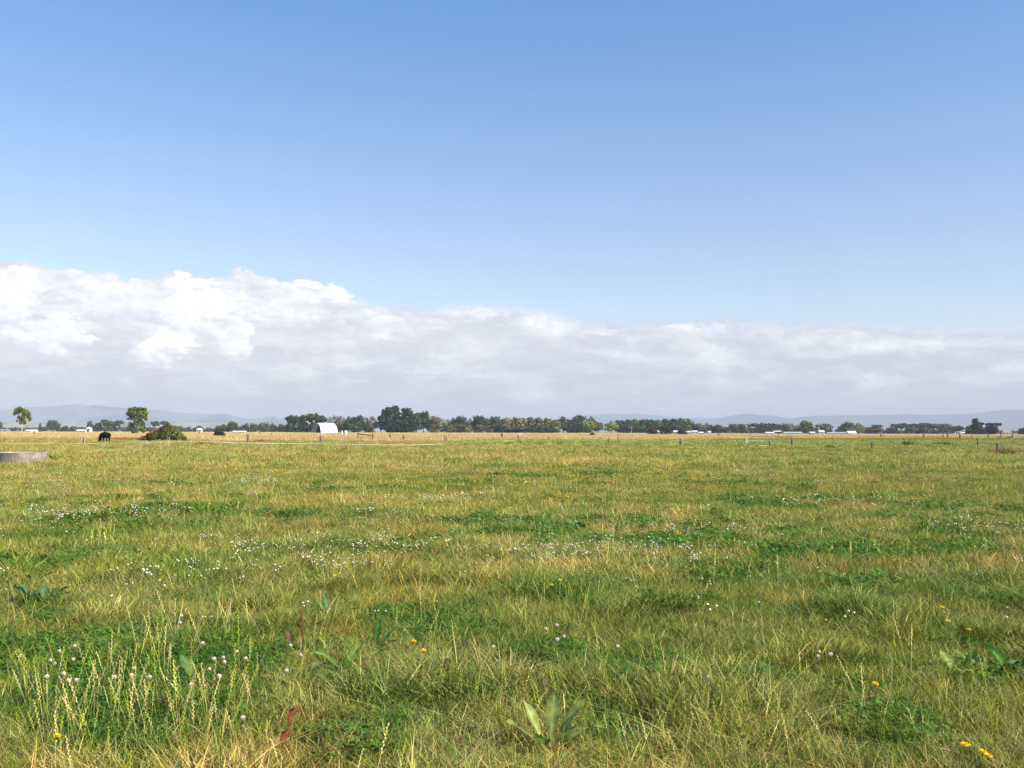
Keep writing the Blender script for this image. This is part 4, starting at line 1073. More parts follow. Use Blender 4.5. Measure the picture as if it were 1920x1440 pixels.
shed(1240, 1248, 808.5, 500, greyw, white, 'white roof showing in front of the darker brown bush')
shed(1264, 1276, 807.2, 560, greyw, white, 'grey walled shed with white roof before the reddish bush')
shed(1286, 1296, 808, 560, greyw, white, 'low shed with white roof just past the reddish bush')
shed(1297, 1308, 807.2, 560, white, white, 'square white shed, largest of those past the reddish bush', pitch=.3)
shed(1312, 1319, 809.5, 520, cream, white, 'small cream shed with a white gable below the green trees')
shed(1329, 1333, 808, 560, white, white, 'tiny white shed at the start of the willow block', doors=1)
shed(1437, 1452, 809.8, 520, white, white, 'low white shed in front of the dark undergrowth', doors=3)
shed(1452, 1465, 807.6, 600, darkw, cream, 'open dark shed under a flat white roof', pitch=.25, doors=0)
shed(1471, 1504, 809.6, 620, greyw, greengrey, 'long pale green roofed shed beside the large round olive tree', doors=5)
shed(1519, 1529, 809.5, 620, darkw, white, 'dark fronted shed with pale roof below the small bright green tree')
shed(1537, 1546, 806.8, 620, white, white, 'white gabled shed at the brown tree with a clear trunk', doors=1)
shed(1552, 1566, 810.3, 600, greyw, greyw, 'low grey shed in the gap of sky')
shed(1567, 1590, 809.8, 640, greyw, greyw, 'long grey shed joined to the bright white shed', doors=4)
shed(1591, 1606, 808, 560, white, white, 'bright white shed below the square headed green tree', pitch=.6)
shed(1800, 1810, 810, 700, greyw, white, 'pale roofed shed in the gap before the knobbly cypress')
shed(1880, 1897, 805, 560, cream, brownroof, 'low house with a brown hipped roof beside the shelf topped cypress', hip=True, pitch=.55, cat='house', name='farm_house', doors=3)

# white tunnel shelter
TD = 440.0
a = at(593, 793, TD); b = at(623, 793, TD); Rr = a.z; th = R(33); te = R(22)
ax = Vector((math.cos(th), math.sin(th), 0)); pp = Vector((-math.sin(th), math.cos(th), 0))
Lg = (b.x - a.x) / math.cos(te); RW = 18 / F0 * TD / 2 / math.sin(te)
e = empty('tunnel_shelter', (a.x, TD, 0), th); tag(e, 'white arched tunnel shelter with an open dark end in the dry grass', 'shelter')
def archshell(x0, x1, rw, rz, t, n=22):
    m = MB(); V = []; F = []
    for x in (x0, x1):
        for (rw_, rz_) in ((rw, rz), (rw - t, rz - t)):
            for i_ in range(n + 1):
                an = math.pi * i_ / n; c, s = math.cos(an), math.sin(an)
                V.append((x, -rw_ * math.copysign(abs(c) ** .97, c), rz_ * s ** .85 if s > 0 else 0))
    k = n + 1
    for i_ in range(n):
        F += [(i_, i_ + 1, 2 * k + i_ + 1, 2 * k + i_), (k + i_ + 1, k + i_, 3 * k + i_, 3 * k + i_ + 1), (i_ + 1, i_, k + i_, k + i_ + 1), (2 * k + i_, 2 * k + i_ + 1, 3 * k + i_ + 1, 3 * k + i_)]
    m.add(V, F); m.smooth = False
    return m
archshell(0, Lg, RW, Rr, .05).build('fabric_cover', mat('tunnel_cover', (.82, .82, .84), rough=.45, var=.03, scale=1.2, spec=.4), e)
for q in range(4):
    archshell(q * Lg / 3 - .03 * (q == 0) + .02, q * Lg / 3 + .06, RW - .055, Rr - .055, .07).build('hoop', mat('hoop_steel', (.3, .3, .3), rough=.4, metal=.8), e)
m = MB(); V = [(Lg * .28, 0, 0)]  # near-black sheet added just inside the mouth; its colour stands for the inner shade
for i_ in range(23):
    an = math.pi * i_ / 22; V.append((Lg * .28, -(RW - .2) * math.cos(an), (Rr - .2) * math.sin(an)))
m.add(V + [(v[0] + .04, v[1], v[2]) for v in V], [(0, i_, i_ + 1) for i_ in range(1, 23)] + [(24, 24 + i_ + 1, 24 + i_) for i_ in range(1, 23)]); m.build('mouth_shade_sheet', mat('mouth_shade_sheet', (.03, .03, .035), rough=.9), e)
# low white tanks by the shelter
for px0, px1, lab in ((639, 643, 'smaller low white tank beside the tunnel shelter'), (645, 651, 'larger low white tank past the smaller one by the tunnel shelter')):
    a = at(px0, 807.3, 280); b = at(px1, 807.3, 280); e = empty('water_tank', ((a.x + b.x) / 2, 280, 0)); tag(e, lab, 'tank'); w = (b.x - a.x) / 2
    m = MB(); m.tube([(0, 0, 0), (0, 0, a.z * .85), (0, 0, a.z)], [w, w, w * .8], 16); tb_ = m.build('tank_body', white, e)
    m = MB(); m.tube([(0, 0, a.z + .002), (0, 0, a.z + .06)], w * .3, 12); m.build('lid', greyw, tb_)

# ------------------------------------------------------------------ concrete trough
conc = mat('trough_concrete', (.44, .375, .30), rough=.95, var=.25, scale=2.0, col2=(.27, .22, .17), bump=.3)
c = ground(42, 872); yb = 46.6; top = at(42, 847, yb + 1.15); Rt = 48.5 / F0 * (yb)
e = empty('water_trough', ((42 - 960) / F0 * yb, yb, -.02)); tag(e, 'round concrete stock trough standing in the long grass', 'trough')
def lathe(prof, n=48):
    m = MB(); V = []; F = []
    for r_, z_ in prof:
        for i_ in range(n): V.append((r_ * math.cos(2 * math.pi * i_ / n), r_ * math.sin(2 * math.pi * i_ / n), z_))
    for j_ in range(len(prof) - 1):
        for i_ in range(n): F.append((j_ * n + i_, j_ * n + (i_ + 1) % n, (j_ + 1) * n + (i_ + 1) % n, (j_ + 1) * n + i_))
    m.add(V, F); m.smooth = False; return m
HT = top.z + .02
lathe([(Rt * .90, 0), (Rt * .985, HT - .06), (Rt, HT - .015), (Rt * .995, HT), (Rt * .94, HT), (Rt * .93, HT - .02), (Rt * .88, .1), (0.01, .08)]).build('basin', conc, e)
m = lathe([(Rt * .9, HT - .14), (.01, HT - .141)]); m.build('water', mat('trough_water', (.03, .045, .035), rough=.05, spec=.5), e)
def leafy(name, loc, leaves, col, label, cat, stemcol=None, flat=False, seed=1, shared=None):
    """rosette of broad leaves, each a part: leaves = (angle, lean, length, width, colour)"""
    e = empty(name, loc); tag(e, label, cat); r = random.Random(seed)
    for (an, ln, L, w, c) in leaves:
        m = MB(); V = []; F = []; n = 9
        for i_ in range(n):
            t_ = i_ / (n - 1); hw = w * .56 * (math.sin(math.pi * min(1, max(.02, (t_ - .16) / .86))) ** .7) * (1.2 - .45 * t_) if t_ > .2 else w * .05
            if i_ == n - 1: hw = .001
            rx_ = 0
            out_ = .03 * ((len(leaves) > 2) + t_) + L * (math.sin(ln) * t_ + .25 * t_ * t_ * math.sin(ln)); z = L * (math.cos(ln) * t_ - .30 * t_ * t_ * math.sin(ln)) + .01
            wv = .16 * w * math.sin(t_ * 11 + seed + an * 3)
            for s in (-1, -.5, 0, .5, 1):
                V.append((out_, s * hw, z + abs(s) * hw * .45 + (wv if abs(s) == 1 else 0) * (1 if s > 0 else -1)))
        for i_ in range(n - 1):
            for j_ in range(4): F.append((i_ * 5 + j_, i_ * 5 + j_ + 1, (i_ + 1) * 5 + j_ + 1, (i_ + 1) * 5 + j_))
        Mz = Matrix.Rotation(an, 3, 'Z'); V = [tuple(Mz @ Vector(v)) for v in V]
        m.add(V, F); m.smooth = True
        mt_ = leaf_mat(c); ob = m.build('leaf', mt_, e)
        av = ob.data.attributes.new('leafv', 'FLOAT_VECTOR', 'POINT'); vv = []
        for i_ in range(n):
            for s in (-1, -.5, 0, .5, 1): vv += [(1.5 if s == 0 else 1.0 if abs(s) < .9 else .8) * (.85 + .3 * r.random())] * 3
        av.data.foreach_set('vector', vv)
    return e
def leaf_mat(c):
    nm = 'leaf_%s' % c
    base = {'green': (.20, .30, .06), 'dark': (.07, .16, .035), 'pale': (.34, .40, .11), 'red': (.52, .17, .07), 'brown': (.45, .26, .11), 'grey': (.14, .23, .08), 'fresh': (.20, .38, .04)}[c]
    b2 = tuple(x * .72 for x in base) if c != 'brown' else (.45, .30, .12)
    return mat(nm, base, rough=.5, col2=b2, scale=30, trans=.42, spec=.06, attr='leafv')
def gp(px, py):
    p = ground(px, py); p.z = float(hgt(np.array([p.x]), np.array([p.y]))[0]); return p
# leafy weed at the trough
p = gp(99, 868); r = random.Random(3)
leafy('dock_plant', p, [(r.uniform(0, 6.28), r.uniform(.15, 1.1), r.uniform(.25, .5), r.uniform(.12, .2), r.choice(['fresh', 'green'])) for _ in range(16)], None, 'bright green leafy weed growing against the trough', 'weed')
# docks in the near grass
def rose(n, l0, l1, w, cs, seed, lean=(.5, 1.25)):
    r = random.Random(seed); return [(k * 6.283 / n + r.uniform(-.3, .3), r.uniform(*lean), r.uniform(l0, l1), w * r.uniform(.8, 1.2), r.choice(cs)) for k in range(n)]
docks = [
 (72, 1137, rose(11, .17, .26, .11, ['dark', 'grey', 'grey'], 5, (.35, 1.0)), 'dark blue green dock rosette spreading flat, farthest of the near docks'),
 (645, 1268, [(-1.2, .8, .24, .09, 'fresh'), (-2.2, .9, .22, .08, 'green'), (-.4, .9, .23, .085, 'brown'), (1.2, .6, .2, .07, 'green'), (2.6, .9, .24, .07, 'green'), (0.2, .8, .26, .06, 'pale')], 'dock with a bright green leaf beside a withered brown one'),
 (620, 1160, rose(6, .2, .3, .06, ['green', 'grey'], 8, (.2, .9)), 'slender dock with upright grey green leaves among tall grass'),
 (1030, 1408, [(2.6, .3, .26, .075, 'pale'), (.5, .45, .28, .085, 'pale'), (3.5, .6, .24, .075, 'pale'), (-1.9, .7, .22, .075, 'green'), (-.9, .55, .22, .07, 'pale'), (1.3, .15, .27, .07, 'pale'), (0.0, .8, .24, .08, 'pale')], 'large dock with broad upright pale leaves'),
 (1165, 1296, [(-1.5, .85, .16, .075, 'pale'), (-.4, .9, .13, .05, 'green'), (3.4, .8, .15, .06, 'pale')], 'small dock whose one pale leaf shows a white midrib'),
 (1795, 1276, rose(7, .14, .22, .08, ['green', 'pale', 'dark'], 15, (.4, 1.2)), 'first of three clustered leafy docks, by the yellow hawkbit'),
 (1848, 1274, rose(7, .16, .24, .085, ['green', 'pale', 'dark'], 16, (.4, 1.2)), 'middle one of three clustered leafy docks'),
 (1908, 1278, rose(7, .16, .26, .09, ['green', 'dark', 'dark'], 17, (.3, 1.1)), 'last of three clustered leafy docks, cut by the picture edge'),
 (698, 1232, [(.5, .5, .22, .05, 'grey'), (1.4, .4, .25, .05, 'dark'), (-.5, .7, .18, .05, 'grey')], 'thin dock with narrow grey leaves beside the yellow flower'),
 (862, 1252, [(.8, .15, .2, .05, 'pale')], 'single pale dock leaf standing upright in the grass'),
 (362, 1290, [(2.4, .5, .2, .08, 'grey'), (.4, .4, .2, .08, 'green')], 'grey green dock leaves behind the tall seed heads'),
 (60, 1095, rose(4, .14, .2, .06, ['dark'], 27, (.3, .9)), 'dark dock clump just behind the flat blue green rosette')]
for k, (px, py, lv, lab) in enumerate(docks):
    p = gp(px, py); p.z += .01
    leafy('dock_plant', p, lv, None, lab, 'dock', seed=k)
for px, py, sc_, c, lab in [(540, 1400, .13, 'red', 'upper of two red withered dock leaves near the bottom edge'), (528, 1440, .12, 'red', 'lower of two red withered dock leaves near the bottom edge'), (835, 1302, .13, 'brown', 'rusty curled dock leaf standing between red leaf and pale dock'),
                            (788, 1318, .08, 'red', 'small red dock leaf just before the rusty curled one'), (548, 1248, .14, 'brown', 'brown curled dock leaf beside the red seed stalk')]:
    p = gp(px, py); p.z += .09; leafy('withered_leaf', p, [(-1.57 + rnd.uniform(-.5, .9), .25, sc_, sc_ * .42, c)], None, lab, 'leaf', seed=int(px))
# red seeding dock stalk
p = gp(570, 1262); e = empty('dock_stalk', p); tag(e, 'thin dark red dock stalk with seeds standing upright', 'seed stalk')
m = MB(); m.tube([(0, 0, 0), (-.01, 0, .2), (-.03, 0, .40)], [.003, .003, .0015], 6); m.build('stem', mat('red_stalk', (.18, .06, .03), rough=.8), e)
m = MB(); r = random.Random(9)
for k in range(60):
    z = .18 + .22 * k / 60; x = -.01 - .02 * (z - .2) / .2; a_ = r.uniform(0, 6.28); c_ = Vector((x + .006 * math.cos(a_), .006 * math.sin(a_), z)); s_ = .004
    m.add([c_ + Vector((s_, 0, 0)), c_ + Vector((-s_, 0, 0)), c_ + Vector((0, s_, 0)), c_ + Vector((0, 0, s_ * 1.3)), c_ - Vector((0, 0, s_ * 1.3))], [(0, 2, 3), (2, 1, 3), (1, 0, 3), (2, 0, 4), (1, 2, 4), (0, 1, 4)])
m.build('seeds', MATS['red_stalk'], e)

# ------------------------------------------------------------------ near flowers, each one a thing
wm = mat('clover_petals', (.92, .84, .68), rough=.8, col2=(.82, .68, .52), scale=90, trans=.4)
bm_ = mat('clover_faded', (.45, .30, .20), rough=.9); sm_ = mat('flower_stem', (.13, .2, .05), rough=.8); ym = mat('hawkbit_petals', (.85, .55, .015), rough=.7, trans=.15)
def clover_proto():
    e = empty('clover_flower', (0, 0, 0)); r = random.Random(4)
    m = MB(); m.tube([(0, 0, 0), (.01, 0, .08), (.005, 0, .16)], [.0012, .0011, .001], 5); m.build('stem', sm_, e)
    m = MB(); md = MB(); bv, bf, bc = [], [], []; ball(bv, bf, bc, (.005, 0, .167), .0098, WHITE, WHITE, seg=10, rings=7); m.add(bv, bf)
    for k in range(80):
        z = 1 - 2 * (k + .5) / 80; a_ = k * 2.4; q = math.sqrt(1 - z * z); dv = Vector((q * math.cos(a_), q * math.sin(a_), z)); dv2 = Vector((dv.x, dv.y, dv.z * .8 + .25)).normalized()
        b0 = Vector((.005, 0, .165)) + dv * .005; tp = Vector((.005, 0, .165)) + dv2 * .0125; sd = dv.cross(Vector((0, 0, 1)));
        if sd.length < .1: sd = Vector((1, 0, 0))
        sd = sd.normalized() * .0024; up = dv.cross(sd).normalized() * .0016; md_ = b0.lerp(tp, .6)
        (m if z > -.35 else md).add([b0, md_ + sd, tp, md_ - sd, md_ + up], [(0, 1, 4), (1, 2, 4), (2, 3, 4), (3, 0, 4)])
    m.build('flower_head', wm, e); md.build('faded_petals', bm_, e)
    return e
def copy_tree(o, parent=None):
    c = o.copy(); COL.objects.link(c); c.parent = parent
    for ch in o.children: copy_tree(ch, c)
    return c
cp = clover_proto()
CF = [(43, 1230, 'clover flower alone at the picture edge near the bottom corner'), (97, 1237, 'pale clover flower above the trio beside the dark leaves'), (104, 1243, 'blush clover flower touching the pale one'), (108, 1222, 'clover flower standing highest over the dark leaves'),
      (138, 1213, 'clover flower at the front of the pair'), (137, 1237, 'clover flower just below the topmost of its patch'), (115, 1263, 'faded clover flower low in the leafy patch'), (138, 1275, 'lowest clover flower of the leafy patch'), (88, 1271, 'small clover flower in the dense leaves'), (126, 1277, 'green tinted clover flower beside the lowest one'),
      (258, 1253, 'large blush clover flower among the tall seed heads'), (239, 1266, 'white clover flower among the tall seed heads'), (283, 1271, 'clover flower on a slanting stem past the seed heads'), (215, 1270, 'dim clover flower at the foot of the seed heads'),
      (342, 1155, 'round white clover flower behind the seed heads'), (335, 1168, 'clover flower just below the round white one'), (379, 1208, 'bright small clover flower between the two patches'), (420, 1232, 'first clover flower of the middle patch'), (428, 1241, 'clover flower lying close below the first of the middle patch'), (398, 1235, 'small clover flower at the side of the middle patch'),
      (445, 1222, 'highest clover flower of the middle patch'), (459, 1236, 'clover flower farthest along the middle patch'), (414, 1270, 'blush clover flower lowest in the middle patch'), (394, 1254, 'faint clover flower inside the middle patch'), (364, 1284, 'clover flower beside the grey dock leaves'),
      (548, 1210, 'clover flower above the brown curled leaf'), (566, 1228, 'white clover flower right beside the brown curled leaf'), (538, 1258, 'clover flower under the brown curled leaf'), (925, 1212, 'lone clover flower behind the single pale dock leaf'), (1192, 1101, 'bright white clover flower standing alone mid field'),
      (1050, 1173, 'upper of three clover flowers in the middle field'), (1056, 1192, 'middle of three clover flowers in the middle field'), (1043, 1200, 'lower of three clover flowers in the middle field'), (1022, 1179, 'tiny clover flower beside the three'), (1157, 1214, 'clover flower above the small dock with white midrib'),
      (1328, 1270, 'lone clover flower before the dark leafy hollow'), (1534, 1223, 'clover flower in the pair behind the hawkbit'), (1527, 1231, 'lower clover flower in the pair behind the hawkbit'), (1557, 1229, 'clover flower a little apart from the pair'), (458, 1347, 'clover flower on a dry stem near the bottom edge'),
      (236, 1096, 'first blush clover flower of the far cluster'), (247, 1094, 'second blush clover flower of the far cluster'), (301, 1088, 'clover flower beyond the far cluster'), (308, 1098, 'clover flower just below the one beyond the far cluster'), (211, 1118, 'clover flower below the far cluster'), (1918, 1325, 'white clover flower cut by the picture edge')]
def place_head(px, py, hgt_):
    """point whose head, hgt_ above ground, is seen at the pixel"""
    v = ray(px, py); t_ = -(CAMH - hgt_) / v.z; return Vector((v.x * t_, v.y * t_, 0))
for k, (px, py, lab) in enumerate(CF):
    c = cp if k == 0 else copy_tree(cp)
    s_ = rnd.uniform(1.05, 1.4); p = place_head(px, py, .165 * s_); c.location = (p.x, p.y, 0); c.scale = (s_,) * 3; c.rotation_euler = (rnd.uniform(-.1, .1), rnd.uniform(-.1, .1), rnd.uniform(0, 6))
    tag(c, lab, 'flower', 'white clover flowers in the near grass')
def hawkbit():
    e = empty('hawkbit_flower', (0, 0, 0))
    m = MB(); m.tube([(0, 0, 0), (.01, 0, .12), (0, 0, .24)], [.0015, .0013, .0013], 5); m.build('stem', sm_, e)
    m = MB()
    for lay, (n, rad, rise) in enumerate(((16, .017, .004), (13, .013, .008), (8, .008, .010))):
        for k in range(n):
            a_ = k / n * 6.283 + lay * .2; ca, sa = math.cos(a_), math.sin(a_); w = .0024
            pt = lambda u, v, z: (u * ca - v * sa, u * sa + v * ca, .243 + z)
            m.add([pt(.001, 0, 0), pt(rad * .6, w, rise * .6), pt(rad, w * .7, rise), pt(rad, -w * .7, rise), pt(rad * .6, -w, rise * .6)], [(0, 1, 2, 3, 4)])
    m.build('petals', ym, e)
    m = MB(); m.tube([(0, 0, .228), (0, 0, .243)], [.003, .005], 7); m.build('bud_base', sm_, e)
    return e
hp = hawkbit()
HF = [(767, 1197, 'yellow hawkbit over dark clover leaves, fully open'), (792, 1210, 'smaller yellow hawkbit just behind the fully open one'), (1632, 1274, 'bright yellow hawkbit between pale crossing stalks'), (1817, 1177, 'orange yellow hawkbit on a tall straight stem'),
      (1763, 1134, 'yellow hawkbit bud farthest of the tall stemmed ones'), (1778, 1156, 'faint yellow hawkbit beside the tall stemmed one'), (1798, 1384, 'first of four yellow hawkbits in a slanting line near the bottom'), (1811, 1389, 'second of four yellow hawkbits in a slanting line near the bottom'),
      (1824, 1400, 'third of four yellow hawkbits in a slanting line near the bottom'), (1838, 1408, 'fourth of four yellow hawkbits in a slanting line near the bottom'), (1030, 1091, 'yellow hawkbit mid field, beside one a little higher'), (1048, 1085, 'yellow hawkbit mid field, the higher of the pair'), (98, 1373, 'small yellow hawkbit low under the tall seed heads'),
      (925, 1078, 'yellow hawkbit alone in the mid field grass'), (1804, 952, 'yellow hawkbit far out in the field beyond the docks')]
for k, (px, py, lab) in enumerate(HF):
    c = hp if k == 0 else copy_tree(hp)
    s_ = rnd.uniform(.95, 1.15); p = place_head(px, py, .25 * s_); c.location = (p.x, p.y, 0); c.scale = (s_,) * 3; c.rotation_euler = (rnd.uniform(.05, .3), rnd.uniform(-.2, .2), rnd.uniform(-.4, .4))
    tag(c, lab, 'flower', 'yellow hawkbits in the near grass')

# ------------------------------------------------------------------ fences
wood = mat('post_wood', (.20, .165, .13), rough=.95, col2=(.12, .095, .075), scale=9, bump=.4)
oldwood = mat('old_wood', (.17, .105, .06), rough=.95, col2=(.10, .065, .04), scale=6)
plast = mat('white_plastic', (.75, .74, .70), rough=.5); wirem = mat('fence_wire', (.45, .45, .44), rough=.4, metal=.6)
tape = mat('fence_tape', (.82, .78, .66), rough=.6, trans=.1)
def post(px, ytop, ybase, label, w=3.5, lean=0.0, material=None, d=None, ins=False, name='fence_post', group=None):
    """round or split post, its head chamfered"""
    dd = d or max(40, CAMH * F0 / max(2, (ybase - hor(px))))
    tp = at(px, ytop, dd); r_ = w / F0 * dd / 2
    e = empty(name, (tp.x, dd, 0)); tag(e, label, 'fence post', group)
    h = tp.z; m = MB(); L = lean / F0 * dd
    m.tube([(L, 0, -.05), (L * .5, 0, h * .5), (0, 0, h - r_ * .5), (0, 0, h)], [r_ * 1.04, r_, r_ * .96, r_ * .6], 9)
    sh_ = m.build('shaft', material or wood, e)
    if ins:
        m = MB(); m.tube([(-r_ * 1.6, -r_ * .5, h * .75), (0, -r_ * 1.2, h * .75)], .02, 6); m.build('insulator', plast, sh_)
    return e
post(64, 809.5, 818, 'thin brown post in the dry grass near the open gum tree', 2.5)
post(157, 820, 833, 'short weathered post left of the grazing cow'.replace('left of', 'beside'), 3.4, ins=True)
post(8, 822, 833, 'thin grey post standing behind the round trough', 2.2)
post(465, 814, 832, 'grey post with a pale sunny edge below the long white shed', 4, ins=True)
post(487, 804, 817, 'thin grey sapling stake past the long white shed', 2)
post(509, 812, 820, 'thin dark post in the dry grass before the flat topped pines', 1.8)
post(374, 810, 817, 'tiny dark post farther from the small dark bush', 2)
post(385, 812.5, 818, 'tiny dark post nearer the small dark bush', 1.8)
post(601, 816, 831.5, 'dark weathered post in front of the tunnel shelter', 4, ins=True)
post(731, 812, 827, 'thin post between the broken rail and the stout post', 2.4)
post(757, 816, 829, 'stout grey brown post below the tall pine clump', 4)
post(834, 816, 831, 'thinner of two close posts before the gap in the trees', 1.8)
post(837, 819, 831, 'stouter of two close posts before the gap in the trees', 2.6)
post(923, 803, 828, 'very thin pale rod rising before the third dark rounded head', .9, material=greyw)
post(941, 812, 825, 'post wrapped in dry olive weeds', 3.6, material=oldwood)
post(972, 816, 826, 'short post with a broken timber leaning at its foot', 2.6, material=oldwood)
post(1029, 820, 828, 'dark stub almost hidden in green grass', 2.6, material=oldwood)
post(1141, 822, 834.5, 'short dark post below the second yellowing tree', 2.8)
post(1159, 814, 831, 'thin dark stake beside the short dark post', 1.2)
post(1276, 822, 838, 'dark post with a pale sunny side in front of the reddish bush', 4.2, ins=True)
post(1348, 812, 822, 'thin post in the dry strip below the clipped willow', 1.8)
post(1400, 822, 834, 'pale thin post at the end of the white rail', 1.8, material=plast)
post(1408, 810, 819, 'thin post at the end of the dark straight wire', 1.6)
post(1431, 811, 818, 'thin post second along the dry strip near the white sheds', 1.6)
post(1460, 812, 819, 'slightly thick post in the dry strip below the flat white roof', 2.4)
post(1443, 827, 838, 'shorter stout post beside the tall corner post', 3.4)
post(1485, 819, 837, 'tall dark corner post where the wires end', 4.2, ins=True)
post(1518.5, 811, 820, 'thin dark post in front of the large round olive tree', 2.0)
post(1635, 829, 845, 'dark post with pale side standing alone below the reddish tree', 3.6)
post(1652, 813, 822, 'post in the dry strip below the reddish tree', 2.4)
post(1658, 815, 821, 'short stub beside the post below the reddish tree', 2)
post(1694, 821, 838, 'thin dark stake leaning over, nearer the weeds', 2.0, lean=3.5, material=oldwood)
post(1732, 813, 822, 'post in the dry strip below the widest umbrella crown', 2.8)
post(1768, 814.5, 822, 'first gate post beside the small white box', 2.4)
post(1777, 813, 822, 'taller gate post just past the small white box', 2.6)
post(1800, 814, 822, 'post in the strip just before the knobbly cypress', 3.0)
post(1822, 815, 822, 'thin reddish post below the knobbly cypress', 1.6, material=oldwood)
post(1832, 822, 839, 'thin dark stake leaning over, nearer the tall black post', 2.0, lean=1.8, material=oldwood)
post(1853, 813, 822, 'dark post in the strip below the shelf topped cypress', 2.2)
post(1876, 814, 822, 'thin post beside the first dark feed trough', 1.6)
post(1898, 811, 822, 'tall thin post before the brown roofed house', 2.0)
post(1870, 831, 853, 'tall black post standing nearest of all the fence posts', 4.0)
# electric fence standards and tape
def standard(px, ytop, ybase, label):
    dd = CAMH * F0 / (ybase - hor(px)); tp = at(px, ytop, dd); e = empty('electric_fence_standard', (tp.x, dd, 0)); tag(e, label, 'fence standard', 'white standards of the electric fence')
    m = MB(); m.tube([(0, 0, -.05), (0, 0, tp.z)], .013, 6); rd_ = m.build('rod', plast, e)
    m = MB(); m.tube([(0, 0, tp.z + .002), (.03, 0, tp.z + .03), (0, 0, tp.z + .06), (-.03, 0, tp.z + .04)], .010, 5); m.build('hook', plast, rd_)
    return dd
standard(159, 822, 836, 'thin white fence standard beside the short weathered post')
standard(317.5, 820, 838, 'thin white fence standard in front of the bramble')
standard(358, 826, 840, 'white fence standard holding the highest bend of the tape')
def strand(name, pts, label, cat, material, w=.05, group=None):
    """tape or wire: pts = (px, py, distance)"""
    P = [at(px, py, d) for px, py, d in pts]; o_ = P[0].copy(); m = MB(); V = []; F = []
    for p in P:
        q = p - o_; V += [q + Vector((0, -.006, -w / 2)), q + Vector((0, -.006, w / 2)), q + Vector((0, .006, w / 2)), q + Vector((0, .006, -w / 2))]
    for k in range(len(P) - 1):
        for j_ in range(4): F.append((k * 4 + j_, k * 4 + (j_ + 1) % 4, (k + 1) * 4 + (j_ + 1) % 4, (k + 1) * 4 + j_))
    F.append((3, 2, 1, 0)); k = (len(P) - 1) * 4; F.append((k, k + 1, k + 2, k + 3))
    m.add(V, F); o = m.build(name, material, loc=o_); tag(o, label, cat, group)
strand('fence_tape', [(-60, 831, 84), (0, 831.2, 84), (60, 831.6, 84), (110, 832, 84), (159, 831.8, 84), (200, 831.4, 84), (250, 830.4, 83), (300, 829, 83), (317, 828.4, 83), (340, 827.8, 83), (358, 827.2, 83), (372, 827.6, 83)],
       'white electric tape running past the cow to its highest bend', 'fence tape', tape, .026)
strand('fence_tape', [(374, 827.6, 83), (400, 828.6, 83), (440, 829.8, 84), (480, 830.8, 84), (530, 831.8, 85), (600, 832.2, 86), (660, 833.4, 86), (720, 834, 87), (780, 834, 88), (830, 832.4, 90)],
       'white electric tape drooping from its highest bend past the tunnel shelter', 'fence tape', tape, .026)
strand('fence_rail', [(943, 826.4, 120), (962, 825.8, 120), (968, 824.8, 120)], 'short white rail beside the post wrapped in weeds', 'rail', tape, .04)
strand('fence_rail', [(1401, 826.6, 95), (1430, 826.4, 95), (1432, 826.4, 95)], 'white rail between the pale thin post and the shorter stout post', 'rail', tape, .03)
strand('fence_rail', [(1424, 835.6, 92), (1441, 835.8, 92)], 'lowest short white rail touching the shorter stout post', 'rail', tape, .04)
strand('fence_wire', [(1433, 826.3, 95), (1448, 826, 95), (1466, 823.4, 93), (1485, 820.6, 92)], 'slack wire rising to the tall dark corner post', 'fence wire', wirem, .03)
strand('fence_wire', [(1405, 819, 150), (1440, 819, 130), (1485, 819.6, 92)], 'dark straight wire meeting the head of the corner post', 'fence wire', oldwood, .05)
strand('fence_wire', [(1800, 817.6, 200), (1853, 817.8, 200), (1920, 818, 200), (1990, 818, 200)], 'dark wire along the posts below the cypresses', 'fence wire', oldwood, .07)
strand('fence_wire', [(1600, 818.4, 220), (1652, 818.6, 220), (1732, 818.8, 215), (1768, 819, 210)], 'dark wire along the strip posts below the umbrella crowns', 'fence wire', oldwood, .06)
# broken rail in front of the poplars
dd = 150; a = at(671, 813.5, dd); b = at(699, 817, dd); e = empty('broken_rail', (a.x, dd, 0)); tag(e, 'brown rail sagging between two old posts before the poplars', 'rail')
m = MB(); m.tube([(0, -.08, a.z), (b.x - a.x, -.08, b.z)], .085, 8); m.build('bar', oldwood, e)
m = MB(); m.tube([(0, 0, -.05), (0, 0, a.z + .15)], .07, 8); m.build('post', oldwood, e)
m = MB(); m.tube([(b.x - a.x, 0, -.05), (b.x - a.x, 0, b.z + .38)], .085, 8); m.build('post', oldwood, e)
# broken timber
p = at(973, 824, 118); q = at(977, 829, 117); m = MB(); v = q - p; m.tube([(0, 0, 0), v], .06, 6); o = m.build('fallen_timber', oldwood, loc=p); tag(o, 'dark broken timber leaning at the foot of the short post', 'timber')
# power pole
def pole(px, ytop, d, label, arm=True, w=.14):
    tp = at(px, ytop, d); e = empty('power_pole', (tp.x, d, 0)); tag(e, label, 'power pole')
    m = MB(); m.tube([(0, 0, 0), (0, 0, tp.z)], [w * 1.3, w], 8); m.build('shaft', greyw, e)
    if arm:
        m = MB(); m.box((0, -w - .06, tp.z - .5), (2.2, .12, .14)); ca_ = m.build('crossarm', greyw, e)
        for x in (-.9, 0, .9):
            m = MB(); m.tube([(x, -w - .06, tp.z - .43), (x, -w - .06, tp.z - .2)], [.05, .035], 6); m.build('insulator', white, ca_)
pole(1184, 799.5, 520, 'grey power pole with a crossarm before the long dark row')
pole(1653, 800, 700, 'faint power pole beside the reddish tree')
